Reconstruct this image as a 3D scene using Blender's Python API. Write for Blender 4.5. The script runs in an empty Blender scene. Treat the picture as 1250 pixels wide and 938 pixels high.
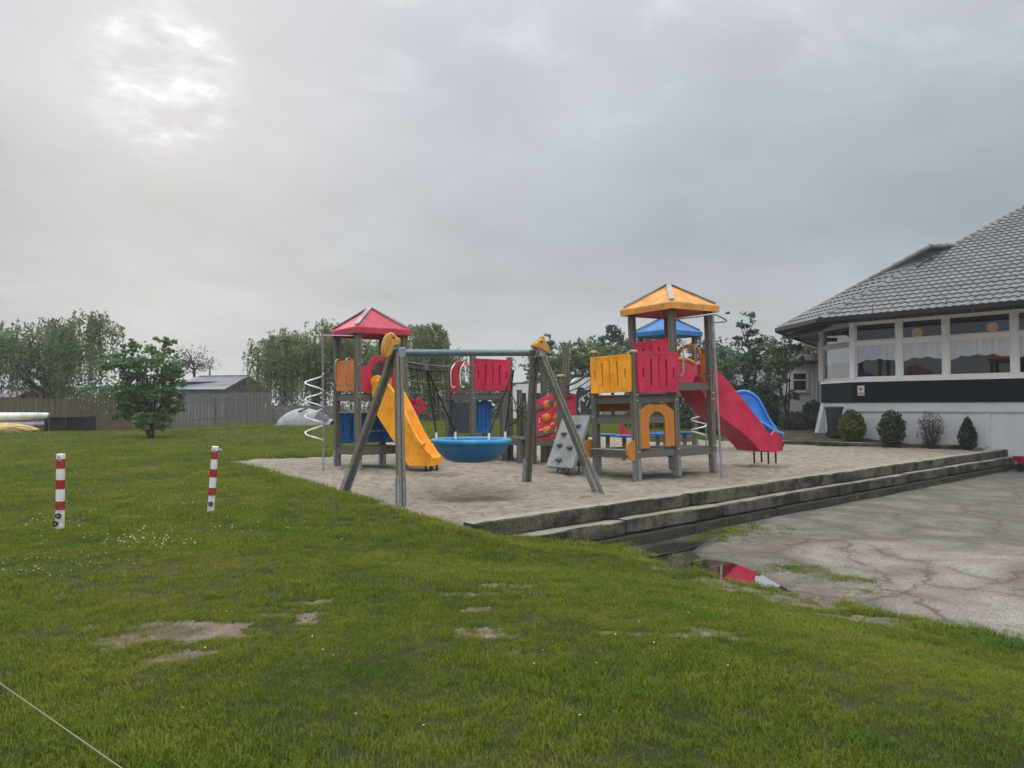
import bpy, bmesh, math, random
import numpy as np
from mathutils import Vector, Matrix, noise as mnoise

R = math.radians
random.seed(7); rng = np.random.default_rng(7)
SC = bpy.context.scene
COL = SC.collection

# ------------------------------------------------------------------ camera
F = 900.0; CX, CY = 625.0, 469.0; PITCH = math.atan(27/900); EYE = 1.5
cam_d = bpy.data.cameras.new('camera'); cam = bpy.data.objects.new('camera', cam_d); COL.objects.link(cam)
cam.location = (0, 0, EYE); cam.rotation_euler = (math.pi/2 + PITCH, 0, 0)
cam_d.sensor_width = 36; cam_d.lens = 36*F/1250; cam_d.clip_end = 6000; cam_d.clip_start = .05
SC.camera = cam
_f = Vector((0, math.cos(PITCH), math.sin(PITCH))); _u = Vector((0, -math.sin(PITCH), math.cos(PITCH)))
def ray(px, py): return Vector((1,0,0))*((px-CX)/F) + _u*((CY-py)/F) + _f
def at(px, py, D):                       # world point on the pixel's ray at distance y = D
    d = ray(px, py); return Vector((0,0,EYE)) + d*(D/d.y)
def on(px, py, dz=0.0):                  # point on the sloping plane z = .01 y + dz
    d = ray(px, py); t = (EYE-dz)/(.01*d.y-d.z); return Vector((0,0,EYE)) + d*t
def S(y): return .01*y if y < 60 else .6

# ------------------------------------------------------------------ maths
def ss(a, b, x):
    t = np.clip((x-a)/(b-a), 0, 1); return t*t*(3-2*t)
def sdist(poly, X, Y):                   # signed distance to polygon, positive inside (numpy)
    X = np.asarray(X, float); Y = np.asarray(Y, float)
    best = np.full(X.shape, 1e18); inside = np.zeros(X.shape, bool)
    n = len(poly)
    for i in range(n):
        ax, ay = poly[i][:2]; bx, by = poly[(i+1) % n][:2]
        dx, dy = bx-ax, by-ay; L = dx*dx+dy*dy+1e-12
        t = np.clip(((X-ax)*dx+(Y-ay)*dy)/L, 0, 1)
        best = np.minimum(best, (X-ax-t*dx)**2+(Y-ay-t*dy)**2)
        c = ((ay > Y) != (by > Y)) & (X < (bx-ax)*(Y-ay)/(by-ay+1e-15)+ax)
        inside ^= c
    d = np.sqrt(best); return np.where(inside, d, -d)
def vnoise(X, Y, sc, seed=0, oct=3):     # numpy value noise in -1..1
    X = np.asarray(X, float); Y = np.asarray(Y, float); out = np.zeros(X.shape); amp = 1; tot = 0
    for o in range(oct):
        x = X*sc+seed*17.3+o*31.7; y = Y*sc+seed*5.1+o*11.9
        xi = np.floor(x).astype(np.int64); yi = np.floor(y).astype(np.int64); xf = x-xi; yf = y-yi
        xf = xf*xf*(3-2*xf); yf = yf*yf*(3-2*yf)
        def h(a, b):
            n = (a*374761393+b*668265263+seed*1442695) & 0x7fffffff
            n = ((n ^ (n >> 13))*1274126177) & 0x7fffffff
            return ((n ^ (n >> 16)) & 0xffff)/32767.5-1
        v = (h(xi, yi)*(1-xf)+h(xi+1, yi)*xf)*(1-yf)+(h(xi, yi+1)*(1-xf)+h(xi+1, yi+1)*xf)*yf
        out += v*amp; tot += amp; amp *= .5; sc *= 2
    return out/tot

# ------------------------------------------------------------------ materials
def mat(name, build):
    m = bpy.data.materials.new(name); m.use_nodes = True
    nt = m.node_tree; nt.nodes.clear()
    out = nt.nodes.new('ShaderNodeOutputMaterial')
    def N(t, **kw):
        n = nt.nodes.new(t)
        for k, v in kw.items():
            if k in n.inputs.keys(): n.inputs[k].default_value = v
            else: setattr(n, k, v)
        return n
    def L(a, b): nt.links.new(a, b)
    build(N, L, out); return m
def pos(N, L, scale=(1,1,1), obj=True):
    tc = N('ShaderNodeTexCoord'); mp = N('ShaderNodeMapping'); mp.inputs['Scale'].default_value = scale
    L(tc.outputs['Object'] if obj else tc.outputs['Object'], mp.inputs['Vector']); return mp.outputs['Vector']
def wpos(N, L, scale=(1,1,1)):
    g = N('ShaderNodeNewGeometry'); mp = N('ShaderNodeMapping'); mp.inputs['Scale'].default_value = scale
    L(g.outputs['Position'], mp.inputs['Vector']); return mp.outputs['Vector']
def ramp(N, L, src, stops):
    r = N('ShaderNodeValToRGB'); e = r.color_ramp.elements
    while len(e) < len(stops): e.new(.5)
    for el, (p, c) in zip(e, stops):
        el.position = p; el.color = (*c, 1) if len(c) == 3 else c
    L(src, r.inputs['Fac']); return r.outputs['Color']
def nz(N, L, vec, sc, det=4, rough=.55, dist=0):
    n = N('ShaderNodeTexNoise'); n.inputs['Scale'].default_value = sc; n.inputs['Detail'].default_value = det
    n.inputs['Roughness'].default_value = rough; n.inputs['Distortion'].default_value = dist
    L(vec, n.inputs['Vector']); return n.outputs['Fac']
def mix(N, L, fac, a, b, mode='MIX'):
    m = N('ShaderNodeMix', data_type='RGBA', blend_type=mode)
    for v, i in ((a, 6), (b, 7)):
        if isinstance(v, tuple): m.inputs[i].default_value = (*v, 1) if len(v) == 3 else v
        else: L(v, m.inputs[i])
    if isinstance(fac, (int, float)): m.inputs[0].default_value = fac
    else: L(fac, m.inputs[0])
    return m.outputs[2]
def math_(N, L, op, a, b=None):
    m = N('ShaderNodeMath', operation=op)
    for i, v in enumerate((a, b)):
        if v is None: continue
        if isinstance(v, (int, float)): m.inputs[i].default_value = v
        else: L(v, m.inputs[i])
    return m.outputs[0]
def bsdf(N, L, out, col, rough=.6, bump=None, bstr=.3, bdist=.01, metal=0, spec=.5):
    b = N('ShaderNodeBsdfPrincipled')
    if isinstance(col, tuple): b.inputs['Base Color'].default_value = (*col, 1)
    else: L(col, b.inputs['Base Color'])
    if isinstance(rough, (int, float)): b.inputs['Roughness'].default_value = rough
    else: L(rough, b.inputs['Roughness'])
    b.inputs['Metallic'].default_value = metal; b.inputs['Specular IOR Level'].default_value = spec
    if bump is not None:
        bp = N('ShaderNodeBump'); bp.inputs['Strength'].default_value = bstr; bp.inputs['Distance'].default_value = bdist
        L(bump, bp.inputs['Height']); L(bp.outputs['Normal'], b.inputs['Normal'])
    L(b.outputs[0], out.inputs['Surface']); return b

M = {}
def m_wood(name, a, b, c, along=2):      # weathered timber, grain along z of the object (world axes kept)
    def f(N, L, o):
        sc = [18, 18, 18]; sc[along] = 1.2
        v = pos(N, L, tuple(sc)); n1 = nz(N, L, v, 2.2, 6, .65, .6)
        v2 = pos(N, L, (1.3, 1.3, 1.3)); n2 = nz(N, L, v2, 1.5, 4)
        col = ramp(N, L, n1, [(.28, a), (.52, b), (.74, c)])
        col = mix(N, L, math_(N, L, 'MULTIPLY', n2, .55), col, (a[0]*.9, a[1]*1.05, a[2]*.8))
        bsdf(N, L, o, col, .85, n1, .6, .012, spec=.2)
    M[name] = mat(name, f)
m_wood('wood', (.085,.078,.064), (.165,.150,.125), (.29,.27,.235))
m_wood('wood_h', (.07,.066,.056), (.14,.13,.11), (.26,.245,.215), 0)
def f_sleeper(N, L, o):
    v = pos(N, L, (.9, 22, 22)); n1 = nz(N, L, v, 2.0, 6, .7, .6)
    v2 = pos(N, L); n2 = nz(N, L, v2, 1.7, 6, .68, .4); n3 = nz(N, L, v2, 14, 4, .7)
    col = ramp(N, L, n1, [(.28, (.028,.023,.017)), (.5, (.092,.080,.062)), (.75, (.21,.19,.155))])
    col = mix(N, L, ramp(N, L, n2, [(.42, (0,0,0)), (.56, (.88,)*3)]), col, (.018,.017,.013))
    col = mix(N, L, ramp(N, L, n3, [(.58, (0,0,0)), (.72, (.35,)*3)]), col, (.075,.085,.035))
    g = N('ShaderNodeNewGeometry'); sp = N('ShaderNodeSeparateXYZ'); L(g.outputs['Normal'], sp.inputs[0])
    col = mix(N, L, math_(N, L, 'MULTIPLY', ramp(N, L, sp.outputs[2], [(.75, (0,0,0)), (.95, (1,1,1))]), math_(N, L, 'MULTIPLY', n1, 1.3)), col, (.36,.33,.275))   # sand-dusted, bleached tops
    bsdf(N, L, o, col, .9, n1, .5, .012, spec=.15)
M['sleeper'] = mat('sleeper', f_sleeper)
m_wood('sleeper_shaded', (.018,.018,.013), (.045,.043,.033), (.09,.085,.068), 0)  # bottom course: its shadow is put into a darker wood colour
m_wood('fence_grey', (.09,.088,.080), (.17,.165,.152), (.27,.262,.245))
m_wood('fence_brown', (.065,.048,.030), (.125,.097,.064), (.20,.16,.11))
m_wood('bark', (.025,.022,.018), (.055,.048,.038), (.10,.09,.07))
m_wood('dark_wood', (.012,.012,.012), (.025,.025,.025), (.05,.05,.05))
m_wood('tan_wood', (.42,.19,.045), (.58,.30,.08), (.68,.40,.14))
m_wood('orange_wood', (.36,.13,.025), (.52,.20,.04), (.60,.27,.08))
def m_plastic(name, c, rough=.42, dirt=.18, fade=1.25):
    def f(N, L, o):
        v = pos(N, L, (1,1,1)); n = nz(N, L, v, 2.6, 6, .65); n2 = nz(N, L, v, 22, 4)
        hi = tuple(min(1, x*fade+.02) for x in c); lo = tuple(x*.66 for x in c)
        col = ramp(N, L, n, [(.3, lo), (.5, c), (.72, hi)])
        v5 = pos(N, L, (9, 9, .8)); n5 = nz(N, L, v5, 1.6, 5, .7); st = ramp(N, L, math_(N, L, 'ADD', math_(N, L, 'MULTIPLY', n2, .5), math_(N, L, 'MULTIPLY', n5, .5)), [(.50, (0,0,0)), (.66, (dirt*1.6,)*3)])
        col = mix(N, L, st, col, (.16,.14,.11))
        r = N('ShaderNodeMapRange'); L(n2, r.inputs[0]); r.inputs[3].default_value = rough-.1; r.inputs[4].default_value = rough+.2
        bsdf(N, L, o, col, r.outputs[0], n2, .12, .004, spec=.4)
    M[name] = mat(name, f)
m_plastic('red', (.52,.012,.055)); m_plastic('red_roof', (.42,.025,.055), .5, .3)
m_plastic('yellow', (.90,.36,.008)); m_plastic('orange', (.62,.17,.012)); m_plastic('orange_roof', (.62,.27,.045), .55, .4)
m_plastic('amber', (.72,.27,.012)); m_plastic('blue', (.010,.135,.42)); m_plastic('blue_slide', (.010,.14,.50)); m_plastic('blue_rim', (.03,.25,.62))
m_plastic('blue_roof', (.02,.15,.40), .5, .25)
m_plastic('blue_dark', (.006,.05,.16)); m_plastic('basket_blue', (.012,.145,.33), .45, .12)
m_plastic('basket_rim', (.02,.22,.44), .45, .12); m_plastic('climb_grey', (.25,.265,.265), .8, .4); m_plastic('hold_grey', (.09,.095,.10), .8)
m_plastic('slate', (.03,.05,.07), .7); m_plastic('trim_grey', (.33,.32,.33), .7, .5)
m_plastic('bin_green', (.008,.020,.020), .5); m_plastic('black', (.012,.012,.013), .5)
m_plastic('white_pl', (.62,.63,.62), .5, .2); m_plastic('lavender', (.46,.44,.55), .5, .2)
m_plastic('ochre', (.50,.36,.13), .8, .3); m_plastic('boll_white', (.68,.68,.65), .55, .4); m_plastic('boll_red', (.34,.012,.018), .55, .35)
m_plastic('tent', (.30,.31,.335), .7, .2); m_plastic('tent_dark', (.07,.075,.085), .7)
m_plastic('cap_yellow', (.45,.36,.08), .6, .5)
def m_metal(name, c, rough=.45):
    def f(N, L, o):
        v = pos(N, L); n = nz(N, L, v, 9, 5, .6)
        col = ramp(N, L, n, [(.3, tuple(x*.7 for x in c)), (.7, tuple(min(1, x*1.2) for x in c))])
        bsdf(N, L, o, col, rough, n, .1, .003, metal=.55)
    M[name] = mat(name, f)
m_metal('steel', (.36,.37,.38), .35); m_metal('galv', (.27,.30,.33), .5); m_metal('beam_steel', (.13,.165,.185), .45)
m_metal('white_steel', (.80,.80,.80), .3)
M['white_steel'].node_tree.nodes['Principled BSDF'].inputs['Metallic'].default_value = .1
def m_paint(name, c, rough=.7, var=.15, bs=30, stain=.25):
    def f(N, L, o):
        v = wpos(N, L); n = nz(N, L, v, .9, 5, .6); n2 = nz(N, L, v, bs, 4)
        col = ramp(N, L, n, [(.3, tuple(x*(1-var) for x in c)), (.65, c)])
        v3 = wpos(N, L, (1.4, 1.4, .25)); n3 = nz(N, L, v3, 3, 5, .65)
        st = ramp(N, L, n3, [(.52, (0,0,0)), (.78, (stain,)*3)])
        col = mix(N, L, st, col, tuple(x*.45 for x in c))
        bsdf(N, L, o, col, rough, n2, .15, .004, spec=.3)
    M[name] = mat(name, f)
m_paint('render_white', (.54,.56,.59)); m_paint('frame_white', (.86,.84,.81), .5); m_paint('frame_old', (.62,.58,.55), .6)
m_paint('band_dark', (.004,.009,.015), .75, .15, 30, .05)
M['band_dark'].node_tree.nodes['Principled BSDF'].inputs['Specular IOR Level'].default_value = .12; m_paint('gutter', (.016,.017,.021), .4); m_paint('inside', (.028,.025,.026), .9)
m_paint('white_house', (.80,.81,.82), .7, .08, 30, .12); m_paint('roof_pale', (.42,.43,.44)); m_paint('soffit', (.42,.41,.40))
m_paint('shed_grey', (.34,.355,.385)); m_paint('shed_roof', (.15,.165,.19), .5); m_paint('concrete_edge', (.36,.345,.32), .9)
m_paint('rope_black', (.012,.012,.012), .9); m_paint('rope_pale', (.26,.25,.20), .9); m_paint('rope_white', (.62,.61,.56), .9)
m_paint('lamp_orange', (.60,.30,.12), .8)
_b = M['lamp_orange'].node_tree.nodes['Principled BSDF']; _b.inputs['Emission Color'].default_value = (.9,.45,.16,1); _b.inputs['Emission Strength'].default_value = .08; m_paint('sign_red', (.45,.02,.03), .5); m_paint('sign_white', (.72,.72,.70), .5)
m_paint('red_cloth', (.26,.012,.02), .8); m_paint('hedge_roof', (.03,.033,.04), .8)
def f_tile(N, L, o):
    v = wpos(N, L); n = nz(N, L, v, 1.1, 5, .65); n2 = nz(N, L, v, 14, 5, .7)
    col = ramp(N, L, n, [(.3, (.088,.098,.102)), (.55, (.128,.139,.144)), (.75, (.17,.18,.18))])
    col = mix(N, L, ramp(N, L, n2, [(.5, (0,0,0)), (.72, (.55,)*3)]), col, (.085,.092,.085))
    bsdf(N, L, o, col, .55, n2, .25, .006, spec=.4)
M['tile'] = mat('tile', f_tile)
def m_leaf(name, dark, mid, light, tr=.35, sc=1.2):
    def f(N, L, o):
        v = wpos(N, L); n = nz(N, L, v, sc, 3, .6); n2 = nz(N, L, v, sc*9, 2)
        k = math_(N, L, 'ADD', math_(N, L, 'MULTIPLY', n, .65), math_(N, L, 'MULTIPLY', n2, .35))
        col = ramp(N, L, k, [(.36, dark), (.5, mid), (.64, light)])
        d = N('ShaderNodeBsdfPrincipled'); L(col, d.inputs['Base Color']); d.inputs['Roughness'].default_value = .55
        d.inputs['Specular IOR Level'].default_value = .25
        t = N('ShaderNodeBsdfTranslucent'); L(col, t.inputs['Color'])
        mx = N('ShaderNodeMixShader'); mx.inputs[0].default_value = tr
        L(d.outputs[0], mx.inputs[1]); L(t.outputs[0], mx.inputs[2]); L(mx.outputs[0], o.inputs['Surface'])
    M[name] = mat(name, f)
m_leaf('leaf_willow', (0.0794, 0.1256, 0.0595), (0.1388, 0.1984, 0.0899), (0.2183, 0.2843, 0.1323), .45)
m_leaf('leaf_bush', (0.0607, 0.1214, 0.0455), (0.1062, 0.1897, 0.0683), (0.1746, 0.2657, 0.0986), .4)
m_leaf('leaf_dark', (0.0526, 0.09, 0.054), (0.09, 0.1424, 0.078), (0.15, 0.21, 0.1126), .4)
m_leaf('leaf_mid', (0.0728, 0.1125, 0.0463), (0.1256, 0.1785, 0.0728), (0.1984, 0.2513, 0.1058), .4)
m_leaf('leaf_pale', (0.0968, 0.1392, 0.0545), (0.1633, 0.2118, 0.0847), (0.242, 0.2844, 0.121), .45)
m_leaf('leaf_yellow', (.045,.065,.012), (.10,.13,.022), (.17,.19,.035), sc=4)
m_leaf('leaf_shrub', (.016,.036,.012), (.034,.066,.020), (.065,.105,.032), .3, 4)
m_leaf('leaf_brown', (.03,.022,.018), (.06,.043,.034), (.10,.075,.06), sc=4)
m_leaf('leaf_conifer', (.010,.022,.012), (.020,.042,.020), (.04,.07,.03), sc=4)
def f_grass(N, L, o):
    v = wpos(N, L); n = nz(N, L, v, .55, 4, .6); n2 = nz(N, L, v, 2.6, 5, .7); n3 = nz(N, L, v, 45, 2)
    k = math_(N, L, 'ADD', math_(N, L, 'MULTIPLY', n, .42), math_(N, L, 'ADD', math_(N, L, 'MULTIPLY', n2, .33), math_(N, L, 'MULTIPLY', n3, .25)))
    col = ramp(N, L, k, [(.34, (.040,.100,.007)), (.44, (.098,.158,.009)), (.53, (.170,.200,.014)), (.61, (.225,.200,.028)), (.70, (.25,.185,.060))])
    d = N('ShaderNodeBsdfPrincipled'); L(col, d.inputs['Base Color']); d.inputs['Roughness'].default_value = .6
    d.inputs['Specular IOR Level'].default_value = .2
    t = N('ShaderNodeBsdfTranslucent'); L(col, t.inputs['Color'])
    mx = N('ShaderNodeMixShader'); mx.inputs[0].default_value = .3
    L(d.outputs[0], mx.inputs[1]); L(t.outputs[0], mx.inputs[2]); L(mx.outputs[0], o.inputs['Surface'])
M['grass'] = mat('grass', f_grass)
def f_ground(N, L, o):
    v = wpos(N, L); n = nz(N, L, v, .55, 4, .6); n2 = nz(N, L, v, 3, 5, .7); n3 = nz(N, L, v, 60, 4, .7)
    k = math_(N, L, 'ADD', math_(N, L, 'MULTIPLY', n, .5), math_(N, L, 'MULTIPLY', n2, .5))
    g = ramp(N, L, k, [(.35, (.020,.030,.008)), (.5, (.032,.038,.011)), (.65, (.060,.050,.022))])
    soil = mix(N, L, ramp(N, L, n2, [(.42, (0,0,0)), (.62, (.8,)*3)]), ramp(N, L, n3, [(.3, (.13,.105,.078)), (.5, (.19,.158,.120)), (.7, (.27,.23,.18))]), (.075,.058,.040))
    a = N('ShaderNodeAttribute', attribute_name='bare')
    n4 = nz(N, L, v, 16, 4, .7)
    fb = ramp(N, L, math_(N, L, 'ADD', a.outputs['Fac'], math_(N, L, 'MULTIPLY', math_(N, L, 'SUBTRACT', n4, .5), 2.4)), [(.42, (0,0,0)), (.56, (1,1,1))])
    col = mix(N, L, fb, g, soil)
    bsdf(N, L, o, col, .95, n3, .6, .02, spec=.1)
M['ground'] = mat('ground', f_ground)
def f_sand(N, L, o):
    v = wpos(N, L); n = nz(N, L, v, .5, 5, .6); n2 = nz(N, L, v, 5, 6, .7); n3 = nz(N, L, v, 90, 3, .7)
    col = ramp(N, L, n2, [(.28, (.16,.132,.100)), (.5, (.295,.257,.205)), (.7, (.395,.350,.285))])
    col = mix(N, L, ramp(N, L, n, [(.46, (0,0,0)), (.66, (.45,)*3)]), col, (.22,.18,.145))
    col = mix(N, L, ramp(N, L, n3, [(.62, (0,0,0)), (.75, (.6,)*3)]), col, (.12,.095,.075))
    pit = nz(N, L, wpos(N, L, (1,1.4,1)), 6.5, 3, .55); col = mix(N, L, ramp(N, L, pit, [(.54, (0,0,0)), (.66, (.55,)*3)]), col, (.15,.118,.088))
    da = N('ShaderNodeAttribute', attribute_name='damp'); col = mix(N, L, da.outputs['Fac'], col, (.115,.090,.072))
    h = math_(N, L, 'ADD', n2, math_(N, L, 'MULTIPLY', n3, .25))
    bsdf(N, L, o, col, .95, h, 1.0, .07, spec=.1)
M['sand'] = mat('sand', f_sand)
def f_soil(N, L, o):
    v = wpos(N, L); n2 = nz(N, L, v, 3, 6, .7); n3 = nz(N, L, v, 50, 3, .7)
    col = ramp(N, L, n2, [(.3, (.045,.038,.028)), (.55, (.10,.088,.066)), (.75, (.17,.15,.12))])
    bsdf(N, L, o, col, .95, n3, .9, .05, spec=.1)
M['soil'] = mat('soil', f_soil)
def f_lot(N, L, o):
    v = wpos(N, L); n = nz(N, L, v, .62, 6, .66, .9); n2 = nz(N, L, v, 2.1, 6, .7)
    vo = N('ShaderNodeTexVoronoi'); L(v, vo.inputs['Vector']); vo.inputs['Scale'].default_value = 95
    spk = vo.outputs['Color']
    sep = N('ShaderNodeSeparateColor'); L(spk, sep.inputs[0])
    base = ramp(N, L, n2, [(.3, (.070,.058,.047)), (.5, (.125,.107,.090)), (.7, (.19,.167,.142))])
    lite = ramp(N, L, sep.outputs[0], [(.15, (.15,.134,.11)), (.5, (.245,.222,.185)), (.9, (.37,.34,.29))])
    a = N('ShaderNodeAttribute', attribute_name='worn')
    k = math_(N, L, 'ADD', math_(N, L, 'MULTIPLY', n, 1.1), math_(N, L, 'MULTIPLY', a.outputs['Fac'], .30))
    f = ramp(N, L, k, [(.66, (0,0,0)), (.90, (.85,)*3)])
    col = mix(N, L, f, base, lite)
    col = mix(N, L, ramp(N, L, sep.outputs[1], [(.80, (0,0,0)), (.97, (.5,)*3)]), col, (.36,.34,.31))
    # cracks: warped voronoi edges, broken up by noise
    wn = N('ShaderNodeTexNoise'); L(v, wn.inputs['Vector']); wn.inputs['Scale'].default_value = 1.1; wn.inputs['Detail'].default_value = 5
    wv = N('ShaderNodeVectorMath', operation='MULTIPLY_ADD'); L(wn.outputs['Color'], wv.inputs[0]); wv.inputs[1].default_value = (1.3,1.3,0); L(v, wv.inputs[2])
    ve = N('ShaderNodeTexVoronoi', feature='DISTANCE_TO_EDGE'); L(wv.outputs[0], ve.inputs['Vector']); ve.inputs['Scale'].default_value = .62
    wid = math_(N, L, 'MULTIPLY', nz(N, L, v, 1.7, 4), .05)
    ck = math_(N, L, 'LESS_THAN', ve.outputs['Distance'], math_(N, L, 'SUBTRACT', wid, .016))
    col = mix(N, L, math_(N, L, 'MULTIPLY', ck, .7), col, (.075,.067,.05))
    dirt = math_(N, L, 'MULTIPLY', ramp(N, L, ve.outputs['Distance'], [(0, (.8,)*3), (.05, (.45,)*3), (.17, (0,0,0))]), ramp(N, L, n2, [(.35, (.2,)*3), (.62, (1,1,1))]))
    col = mix(N, L, dirt, col, (.075,.060,.046))
    ve2 = N('ShaderNodeTexVoronoi', feature='DISTANCE_TO_EDGE'); L(wv.outputs[0], ve2.inputs['Vector']); ve2.inputs['Scale'].default_value = 2.1
    ck2 = math_(N, L, 'LESS_THAN', ve2.outputs['Distance'], math_(N, L, 'SUBTRACT', math_(N, L, 'MULTIPLY', nz(N, L, v, .8, 3), .07), .028))
    col = mix(N, L, math_(N, L, 'MULTIPLY', ck2, .3), col, (.06,.055,.045))
    w = N('ShaderNodeAttribute', attribute_name='wet')
    col = mix(N, L, w.outputs['Fac'], col, (.030,.028,.024))
    rg = N('ShaderNodeMapRange'); L(w.outputs['Fac'], rg.inputs[0]); rg.inputs[3].default_value = .9; rg.inputs[4].default_value = .45
    h = math_(N, L, 'SUBTRACT', math_(N, L, 'MULTIPLY', sep.outputs[0], .5), ck)
    bsdf(N, L, o, col, rg.outputs[0], h, .5, .012, spec=.25)
M['lot'] = mat('lot', f_lot)
def f_water(N, L, o):
    g = N('ShaderNodeBsdfGlossy'); g.inputs['Roughness'].default_value = .015; g.inputs['Color'].default_value = (.9,.9,.9,1)
    t = N('ShaderNodeBsdfTransparent'); t.inputs['Color'].default_value = (.45,.42,.36,1)
    n = nz(N, L, wpos(N, L), 4, 2); bp = N('ShaderNodeBump'); bp.inputs['Strength'].default_value = .02; bp.inputs['Distance'].default_value = .01
    L(n, bp.inputs['Height']); L(bp.outputs[0], g.inputs['Normal'])
    fr = N('ShaderNodeFresnel'); fr.inputs[0].default_value = 1.5
    mx = N('ShaderNodeMixShader'); L(fr.outputs[0], mx.inputs[0]); L(t.outputs[0], mx.inputs[1]); L(g.outputs[0], mx.inputs[2])
    L(mx.outputs[0], o.inputs['Surface'])
M['water'] = mat('water', f_water)
def f_glass(N, L, o):
    g = N('ShaderNodeBsdfGlossy'); g.inputs['Roughness'].default_value = .02; g.inputs['Color'].default_value = (.9,.93,.96,1)
    t = N('ShaderNodeBsdfTransparent'); t.inputs['Color'].default_value = (.97,.98,.98,1)
    lw = N('ShaderNodeFresnel'); lw.inputs[0].default_value = 1.5
    k = math_(N, L, 'MULTIPLY', lw.outputs[0], .8)
    mx = N('ShaderNodeMixShader'); L(k, mx.inputs[0]); L(t.outputs[0], mx.inputs[1]); L(g.outputs[0], mx.inputs[2])
    L(mx.outputs[0], o.inputs['Surface'])
M['glass'] = mat('glass', f_glass)
def f_lace(N, L, o):
    v = pos(N, L, (26, 26, 1.5)); n = nz(N, L, v, 1, 3)
    d = N('ShaderNodeBsdfDiffuse'); L(ramp(N, L, n, [(.35, (.70,.71,.74)), (.6, (.93,.93,.94))]), d.inputs['Color'])
    t = N('ShaderNodeBsdfTransparent'); v2 = pos(N, L, (60,60,60)); n2 = nz(N, L, v2, 1, 2)
    mx = N('ShaderNodeMixShader'); L(ramp(N, L, n2, [(.46, (0,0,0)), (.62, (.3,)*3)]), mx.inputs[0])
    L(d.outputs[0], mx.inputs[1]); L(t.outputs[0], mx.inputs[2]); L(mx.outputs[0], o.inputs['Surface'])
M['lace'] = mat('lace', f_lace)
m_paint('daisy', (.78,.78,.74), .8, .1)

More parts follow.
